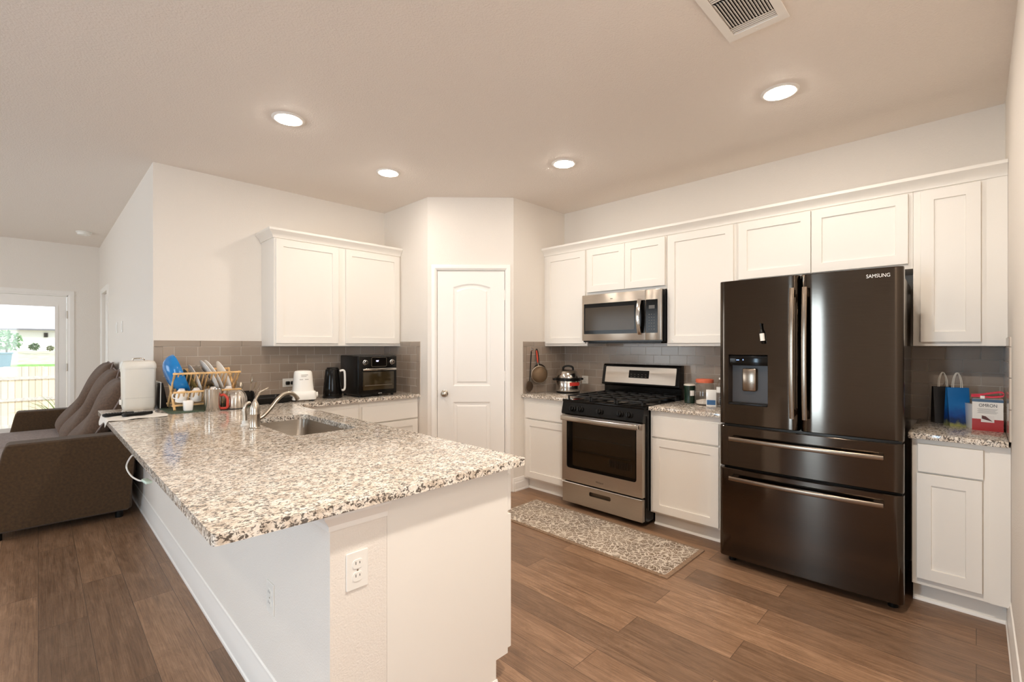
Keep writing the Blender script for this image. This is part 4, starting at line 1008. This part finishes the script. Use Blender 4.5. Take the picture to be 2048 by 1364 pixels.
# cloth and remotes at the corner
def clothf(u, v):
    x = .255 + .33 * u; y = 3.72 + .36 * v + .025 * math.sin(u * 7) * (v - .5)
    x += .02 * math.sin(v * 6); z = CZ1 + .0035 + .002 * math.sin(u * 14 + v * 5) * (u > .05)
    if x < XA: z = CZ1 + .003 - (XA - x) * 0.9; x = XA - .004 - (XA - x) * .25
    return (x, y, z)
mb = MB(); mb.grid(clothf, 40, 30)
cl = mb.build('dish_cloth', M_cloth); q = cl.modifiers.new('t', 'SOLIDIFY'); q.thickness = .002; q.offset = 1
tag(cl, 'white cloth spread over the far corner of the bar top', 'cloth')
def remote(label, loc, rz, L_):
    t = thing('remote_control', label, 'remote control', loc, rz, 'remote controls on the cloth')
    MB().loft([[(a, b, z) for a, b in rrect(L_ - e, .044 - e, .012, 4)] for e, z in ((.006, 0), (0, .004), (0, .014), (.006, .018))]).build('case', M_black, t)
    mb = MB()
    for k in range(8):
        for j in range(3): mb.box(-L_ * .4 + L_ * .09 * k, -L_ * .4 + L_ * .09 * k + .006, -.012 + .010 * j, -.007 + .010 * j, .0175, .0195)
    mb.build('buttons', M_rubber, t)
remote('black remote control lying nearer the camera on the white cloth', (.455, 3.875, CZ1 + .008), R(24), .17)
remote('black remote control lying behind the other one on the white cloth', (.365, 3.945, CZ1 + .008), R(10), .16)
cb = thing('charging_cable', 'white charging cable hanging under the bar top edge', 'cable', (.318, 2.68, CZ0))
MB().tube(spline([(0, .06, 0), (-.012, .16, -.04), (-.016, .26, -.10), (-.010, .16, -.125), (.0, .0, -.118), (.010, -.08, -.105)], 7), .0035, 8).build('cord', M_plastic, cb)
MB(Matrix.Translation((.014, -.12, -.100)) @ Matrix.Rotation(R(-84), 4, 'Z')).box(-.035, .035, -.012, .012, -.006, .006, .003).build('connector', textured('pale green plastic', (206, 226, 212), .4, 60, .0001), cb)

# ------------------------------------------------------------------ things around the range
pk = thing('pressure_cooker', 'steel and black pressure cooker in the corner left of the range', 'pressure cooker', (3.655, 2.845, CZ1), R(-53))
MB().lathe([(.105, 0), (.115, .004), (.117, .02)], 36).build('base_ring', M_black, pk)
MB().lathe([(.116, .018), (.119, .03), (.119, .118), (.117, .122)], 40, cap1=True).build('pot', M_chrome, pk)
MB().lathe([(.120, .118), (.126, .122), (.126, .146), (.118, .150)], 40).build('collar', M_black, pk)
MB().lathe([(.117, .148), (.113, .168), (.098, .192), (.085, .21), (.06, .222), (.001, .226)], 40).build('lid', M_chrome, pk)
MB().tube(spline([(-.05, 0, .215), (-.042, 0, .25), (0, 0, .262), (.042, 0, .25), (.05, 0, .215)], 5), .010, 10).build('lid_handle', M_black, pk)
for a in (R(200), R(20)):
    q = Matrix.Rotation(a, 4, 'Z'); MB(q).box(.118, .150, -.03, .03, .124, .144, .006).build('side_handle', M_black, pk)
q = Matrix.Rotation(R(-52), 4, 'Z'); mb = MB(q)
mb.lathe([(.1195, .075), (.1195, .108)], 60, cap0=False, cap1=False)
for v in [v for v in mb.bm.verts if v.co.x < .10 and True]: mb.bm.verts.remove(v)
mb.build('red_sticker', P('red sticker', (200, 60, 50), .4), pk)

def hang(name, label, loc): return thing(name, label, 'utensil', loc, 0, 'sieves hanging on the tiles')
M_mesh = textured('wire mesh', (120, 98, 74), .45, 700, .002, .6)
hk = thing('wall_hook', 'small steel hook on the tiles above the hanging sieves', 'hook', (3.398, YPB - .009, 1.34))
MB().lathe([(.012, 0), (.012, .004), (.001, .005)], 16, M=Matrix.Rotation(PI / 2, 4, 'X')).tube(spline([(0, -.004, 0), (0, -.018, -.006), (0, -.024, -.002), (0, -.024, .008)], 4), .003, 6).build('hook_body', M_chrome, hk)
s1 = hang('sieve', 'large round mesh sieve with an orange-red handle hanging on the tiles', (3.425, YPB - .085, 1.095)); s1.rotation_euler = (0, 0, R(-32))
q = Matrix.Rotation(R(90), 4, 'X')
MB(q).lathe([(.080, 0), (.073, .024), (.053, .042), (.024, .052), (.001, .054)], 32, cap0=False).build('mesh_bowl', M_mesh, s1)
MB(q).tube([(.081 * math.cos(2 * PI * k / 32), .081 * math.sin(2 * PI * k / 32), 0) for k in range(32)], .004, 8, True).build('rim', M_nickel, s1)
MB().tube([(-.010, 0, .080), (-.014, .02, .122)], .004, 6).build('neck', M_nickel, s1)
MB().tube([(-.013, .018, .115), (-.016, .028, .165), (-.020, .040, .232)], [.010, .0135, .011], 10, flat=.6).build('handle', textured('orange red handle', (216, 78, 54), .4, 80, .0002), s1)
s2 = hang('sieve', 'dark sieve with a black loop handle behind the orange-handled one', (3.475, YPB - .040, 1.12)); s2.rotation_euler = (0, 0, R(-20))
MB(q).lathe([(.072, 0), (.066, .012), (.04, .022), (.001, .025)], 32, cap0=False).build('mesh_bowl', textured('dark mesh', (70, 56, 44), .5, 700, .002, .5), s2)
MB(q).tube([(.072 * math.cos(2 * PI * k / 32), .072 * math.sin(2 * PI * k / 32), 0) for k in range(32)], .004, 8, True).build('rim', M_black, s2)
MB().tube(spline([(-.018, 0, .07), (-.028, .01, .15), (-.032, .014, .205), (-.024, .014, .222), (-.014, .012, .20), (-.008, .004, .13), (-.006, 0, .075)], 4), .0042, 8).build('handle', M_black, s2)
s3 = hang('ladle_sieve', 'small dark skimmer hanging lowest on the tiles', (3.345, YPB - .022, .982))
MB(q).lathe([(.052, 0), (.046, .008), (.02, .012), (.001, .013)], 28, cap0=False).build('mesh_bowl', textured('skimmer mesh', (92, 74, 58), .5, 600, .002, .5), s3)
MB(q).tube([(.052 * math.cos(2 * PI * k / 28), .052 * math.sin(2 * PI * k / 28), 0) for k in range(28)], .003, 8, True).build('rim', M_nickel, s3)
MB().tube([(.012, .004, .05), (.04, .010, .34)], [.0035, .0055], 8).build('handle', M_black, s3)

tu = thing('green_tumbler', 'dark green tumbler with a pale rim and white mark beside the range', 'tumbler', (3.675, 1.633, CZ1))
MB().lathe([(.036, 0), (.039, .003), (.043, .125), (.043, .142)], 32).build('cup', textured('dark green plastic', (24, 44, 32), .2, 40, .0001), tu)
MB().lathe([(.0445, .141), (.0445, .150), (.036, .154), (.001, .154)], 32).build('lid', M_cream, tu)
q = Matrix.Rotation(R(232), 4, 'Z'); mb = MB(q); mb.lathe([(.0425, .062), (.0435, .074), (.044, .092), (.0438, .104)], 60, cap0=False, cap1=False)
for v in [v for v in mb.bm.verts if v.co.x < .0385]: mb.bm.verts.remove(v)
mb.build('white_mark', M_china, tu)
ja = thing('plastic_jar', 'clear plastic jar with an orange lid and white powder', 'jar', (3.655, 1.505, CZ1))
MB().lathe([(.060, 0), (.066, .004), (.068, .02), (.068, .150), (.060, .168), (.054, .172)], 36, cap1=False).build('jar_body', M_clear, ja)
MB().lathe([(.055, .006), (.062, .010), (.063, .03), (.02, .042), (.001, .044)], 30).build('powder', textured('white powder', (226, 216, 204), .9, 120, .002), ja)
MB().lathe([(.064, .172), (.066, .176), (.066, .196), (.060, .200), (.001, .201)], 36).build('lid', textured('orange lid plastic', (226, 116, 84), .4, 60, .0001), ja)
ca2 = thing('carton', 'small white carton with a blue corner between the jar and the bottle', 'carton', (3.60, 1.432, CZ1), R(-70))
MB().box(-.035, .035, -.022, .022, 0, .125, .001).build('box', M_china, ca2)
MB().box(-.030, .030, -.0235, -.0215, .012, .048).build('blue_patch', P('blue print', (60, 104, 150), .5), ca2, smooth=0)
wb = thing('water_bottle', 'clear water bottle with a blue and white label by the refrigerator', 'bottle', (3.605, 1.362, CZ1))
MB().lathe([(.026, 0), (.031, .006), (.031, .10), (.029, .105), (.031, .11), (.031, .150), (.024, .178), (.014, .198), (.0125, .206)], 28, cap1=False).build('bottle_body', M_clear, wb)
MB().lathe([(.0145, .205), (.0145, .219), (.001, .220)], 20).build('cap', M_plastic, wb)
MB().lathe([(.0318, .108), (.0318, .150)], 28, cap0=False, cap1=False).build('paper_label', M_plastic, wb)
q = Matrix.Rotation(R(235), 4, 'Z'); mb = MB(q); mb.lathe([(.0323, .113), (.0323, .144)], 40, cap0=False, cap1=False)
for v in [v for v in mb.bm.verts if v.co.x < .026]: mb.bm.verts.remove(v)
mb.build('blue_print', P('deep blue print', (40, 40, 140), .5), wb)

# ------------------------------------------------------------------ things on the corner counter
def bag(label, loc, rz, w, d, h, mat, extra=None):
    t = thing('gift_bag', label, 'bag', loc, rz, 'paper gift bags')
    mb = MB(); f = lambda z, e: [(-w / 2 - e, -d / 2 + z * .12, z), (0, -d / 2 + z * .12 - .004, z), (w / 2 + e, -d / 2 + z * .12, z), (w / 2 + e - .004, 0, z), (w / 2 + e, d / 2 - z * .12, z), (0, d / 2 - z * .12 + .004, z), (-w / 2 - e, d / 2 - z * .12, z), (-w / 2 - e + .004, 0, z)]
    mb.loft([f(0, 0), f(h * .5, .001), f(h, .002), [(a * .97, b * .9, h - .001) for a, b, z in f(h, .002)], [(a * .95, b * .9, .004) for a, b, z in f(0, 0)]]).build('bag_body', mat, t, smooth=15)
    for s_ in (-1, 1):
        y = s_ * (d / 2 - h * .12)
        MB().tube(spline([(-w * .22, y, h - .01), (-w * .17, y * .8, h + .05), (0, y * .6, h + .085), (w * .17, y * .8, h + .05), (w * .22, y, h - .01)], 5), .0022, 6).build('rope_handle', M_cream, t)
    if extra: extra(t)
    return t
M_bagblue = P('blue gift paper', (30, 92, 160), .35); n = N(M_bagblue); c = n.coord(); sp_ = n.n('ShaderNodeSeparateXYZ', _0=c)
f = n.math('ADD', n.math('MULTIPLY', sp_.outputs[2], 6.0), n.math('MULTIPLY', n.noise(c, 30, 3), .5))
n.col(n.ramp(f, [(0.26, (150, 150, 90)), (0.42, (30, 50, 90)), (0.62, (24, 70, 140)), (1.0, (30, 110, 176))]))
bag('black paper gift bag with rope handles beside the refrigerator', (3.80, .142, CZ1), R(-72), .092, .075, .215, textured('black paper', (20, 18, 20), .4, 40, .0002))
bag('blue patterned gift bag with rope handles, right of the black bag', (3.715, .078, CZ1), R(-66), .095, .07, .218, M_bagblue)
pb = tag(MB(Matrix.Translation((3.665, .022, CZ1)) @ Matrix.Rotation(R(-72), 4, 'Z')).box(-.010, .010, -.05, .05, 0, .135, .001).build('white_packet', M_china), 'slim white packet standing between the blue bag and the red box', 'packet')
OB = thing('monitor_box', 'white and red blood pressure monitor box in the corner', 'box', (3.575, .016, CZ1), R(-90))
w, d, h = .118, .11, .172
MB().box(0, w, 0, d, 0, h, .001, 1).build('carton', M_china, OB)
def face(name, a, b, c_, e, colr, t=.0006): MB().box(a, b, -t, 0.0005, c_, e).build(name, P(name + ' ink', colr, .4), OB, smooth=0)
M_red = P('red carton print', (176, 32, 26), .35)
MB().box(-.0006, w + .0006, -.0006, d + .0004, .001, .064).build('red_band', M_red, OB, smooth=0)
MB().box(-.0004, w + .0004, -.0005, d, h - .016, h - .0005).build('blue_band', P('blue carton print', (70, 98, 128), .4), OB, smooth=0)
face('picture_ground', .034, .084, .048, .084, (236, 230, 224), .0009)
mb = MB(); mb.prism([(.037, .084), (.052, .080), (.078, .054), (.056, .060), (.037, .066)], -.0013, -.0005, 'xz'); mb.build('picture', P('brown cuff picture', (92, 44, 40), .5), OB, smooth=0)
text('lettering', 'OMRON', .024, P('dark print', (40, 38, 44), .5), OB, (.026, -.0008, .130), width=.068)
mb = MB()
for k in range(5): mb.box(.02 + .004 * (k % 2), .098 - .005 * (k % 3), -.0009, 0, .118 - .0055 * k, .1195 - .0055 * k)
mb.build('small_print', P('fine print', (150, 146, 146), .5), OB, smooth=0)
pc_ = thing('fabric_cuff', 'folded pink fabric cuff lying on the monitor box', 'cuff', (3.622, -.045, CZ1 + h), R(-90))
mb = MB(); path = spline([(-.065, .0, .006), (-.03, -.004, .008), (.01, -.006, .006), (.05, -.004, .012), (.060, -.004, .024), (.048, -.004, .034), (.01, -.002, .026), (-.03, 0, .016), (-.065, .004, .013)], 5)
mb.loft([[(p.x, p.y - .022, p.z), (p.x, p.y + .022, p.z), (p.x, p.y + .022, p.z + .008), (p.x, p.y - .022, p.z + .008)] for p in path]); mb.build('band', M_pink, pc_)
MB().box(-.030, -.012, -.030, -.025, .001, .016, .001).build('tag', M_china, pc_)

# ------------------------------------------------------------------ rug
M_rug = P('patterned rug pile', (150, 130, 110), .95); n = N(M_rug); c = n.coord()
sp_ = n.n('ShaderNodeSeparateXYZ', _0=c)
v1 = n.noise(c, 9, 2, .5, 0, out=1)
dc = n.n('ShaderNodeVectorMath', dict(operation='MULTIPLY_ADD'), _0=v1, _1=(.10, .10, 0), _2=c).outputs[0]
wv = n.n('ShaderNodeTexVoronoi', dict(feature='DISTANCE_TO_EDGE'), Vector=dc, Scale=26.0).outputs[0]
rg_ = n.n('ShaderNodeTexVoronoi', dict(feature='F1'), Vector=dc, Scale=15.0).outputs[0]
ring = n.math('SINE', n.math('MULTIPLY', rg_, 52.0))
mot = n.n('ShaderNodeTexChecker', Vector=n.mapping(c, rot=(0, 0, R(45))), Scale=7.0).outputs[1]
k = n.math('MAXIMUM', n.ramp(wv, [(0.045, (1, 1, 1, 1)), (0.085, (0, 0, 0, 1))]), n.ramp(ring, [(.70, (0, 0, 0, 1)), (.90, (1, 1, 1, 1))]))
tone = n.ramp(n.noise(c, 3.2, 2), [(.42, (120, 101, 84)), (.58, (146, 126, 106))])
n.col(n.mix(n.math('MULTIPLY', k, .9), tone, lin((224, 212, 196))))
n.bump(n.noise(c, 300, 2), .002)
rug = thing('runner_rug', 'taupe and cream patterned runner rug in front of the range', 'rug', (2.868, 2.045, 0))
MB().box(-.243, .243, -.728, .728, .004, .0095, .002).build('pile', M_rug, rug)
mb = MB(); o_ = rrect(.540, 1.510, .004, 2); i_ = rrect(.484, 1.454, .003, 2)
mb.loft([[(a, b, 0) for a, b in o_], [(a, b, .007) for a, b in o_], [(a, b, .0085) for a, b in i_], [(a, b, 0) for a, b in i_], [(a, b, 0) for a, b in o_]], False, False)
mb.build('binding', fabric('rug binding', (142, 112, 84)), rug)

# ------------------------------------------------------------------ sofa
SF = thing('sofa', 'long brown fabric sofa against the hall wall', 'sofa', (XW - .016, 4.84, 0), -PI / 2)
# local x = along the wall away from... front of sofa looks to -y (world -x)
SLn = 2.55
def sy(x0, x1, y0, y1, z0, z1, bev, name, mat=M_sofa, seg=4): return MB().box(-x1, -x0, y0, y1, z0, z1, bev, seg).build(name, mat, SF, smooth=50)
sy(0.02, SLn - .02, -.88, -.06, .06, .30, .02, 'base')
sy(0.16, SLn - .16, -.14, -.02, .28, .80, .04, 'backrest')
def armf(x0, x1, nm):
    mb = MB(); lo = []
    for z, e, yb in ((.055, .012, -.080), (.07, 0, -.078), (.35, 0, -.055), (.62, .0, -.035), (.662, .008, -.03), (.672, .02, -.03)):
        lo.append([(-x0 - e, yb - e, z), (-x1 + e, yb - e, z), (-x1 + e, -.90 + .20 * z + e, z), (-x0 - e, -.90 + .20 * z + e, z)])
    mb.loft(lo); return mb.build(nm, M_sofa, SF, smooth=20, bevel=.012)
armf(0, .20, 'arm'); armf(SLn - .2, SLn, 'arm')
for k in range(2):
    a = .205 + k * (SLn - .41) / 2; sy(a, a + (SLn - .41) / 2 - .006, -1.02, -.16, .29, .475, .055, 'seat_cushion', M_seat, 5)
for x in (.06, SLn - .06):
    for y in (-.80, -.14): MB().cyl((-x, y, 0), .025, .055, 'z', 12).build('foot', M_black, SF)
def pillow(label, y, top, lean, w=.52, hgt=.74, th=.20):
    t = thing('throw_pillow', label, 'pillow', (XW - .016, y, 0), -PI / 2, 'brown pillows leaning on the sofa back')
    q = Matrix.Translation((0, -.215, .47 + hgt * .5 * math.cos(R(lean)))) @ Matrix.Rotation(R(lean), 4, 'X') @ Matrix.Rotation(PI / 2, 4, 'X')
    mb = MB(q)
    def warp(p):
        a = p.x / (w / 2); b = p.y / (hgt / 2)
        return Vector((p.x, p.y + .02 * abs(a) * b, p.z + .012 * math.sin(b * 5 + a * 2) * (1 - a * a * .5) + .05 * (b * b - .4)))
    mb.cushion(w, hgt, th, 4.0, f=warp); mb.build('cushion', M_pillow, t, smooth=70)
    lp = []
    for i in range(60):
        u = i / 60 * 4; s_ = u % 1 * 2 - 1
        a, b = ((s_, -1), (1, s_), (-s_, 1), (-1, -s_))[int(u)]
        lp.append(warp(Vector((a * w / 2, b * hgt / 2, 0))))
    MB(q).tube(lp, .006, 6, True).build('piping', M_seat, t)
pillow('brown pillow leaning on the sofa, nearest the kitchen', 5.42, 1.0, -30, hgt=.67)
pillow('brown pillow in the middle of the three on the sofa', 6.12, 1.0, -30)
pillow('brown pillow leaning on the sofa, nearest the patio door', 6.82, 1.05, -30, hgt=.80)
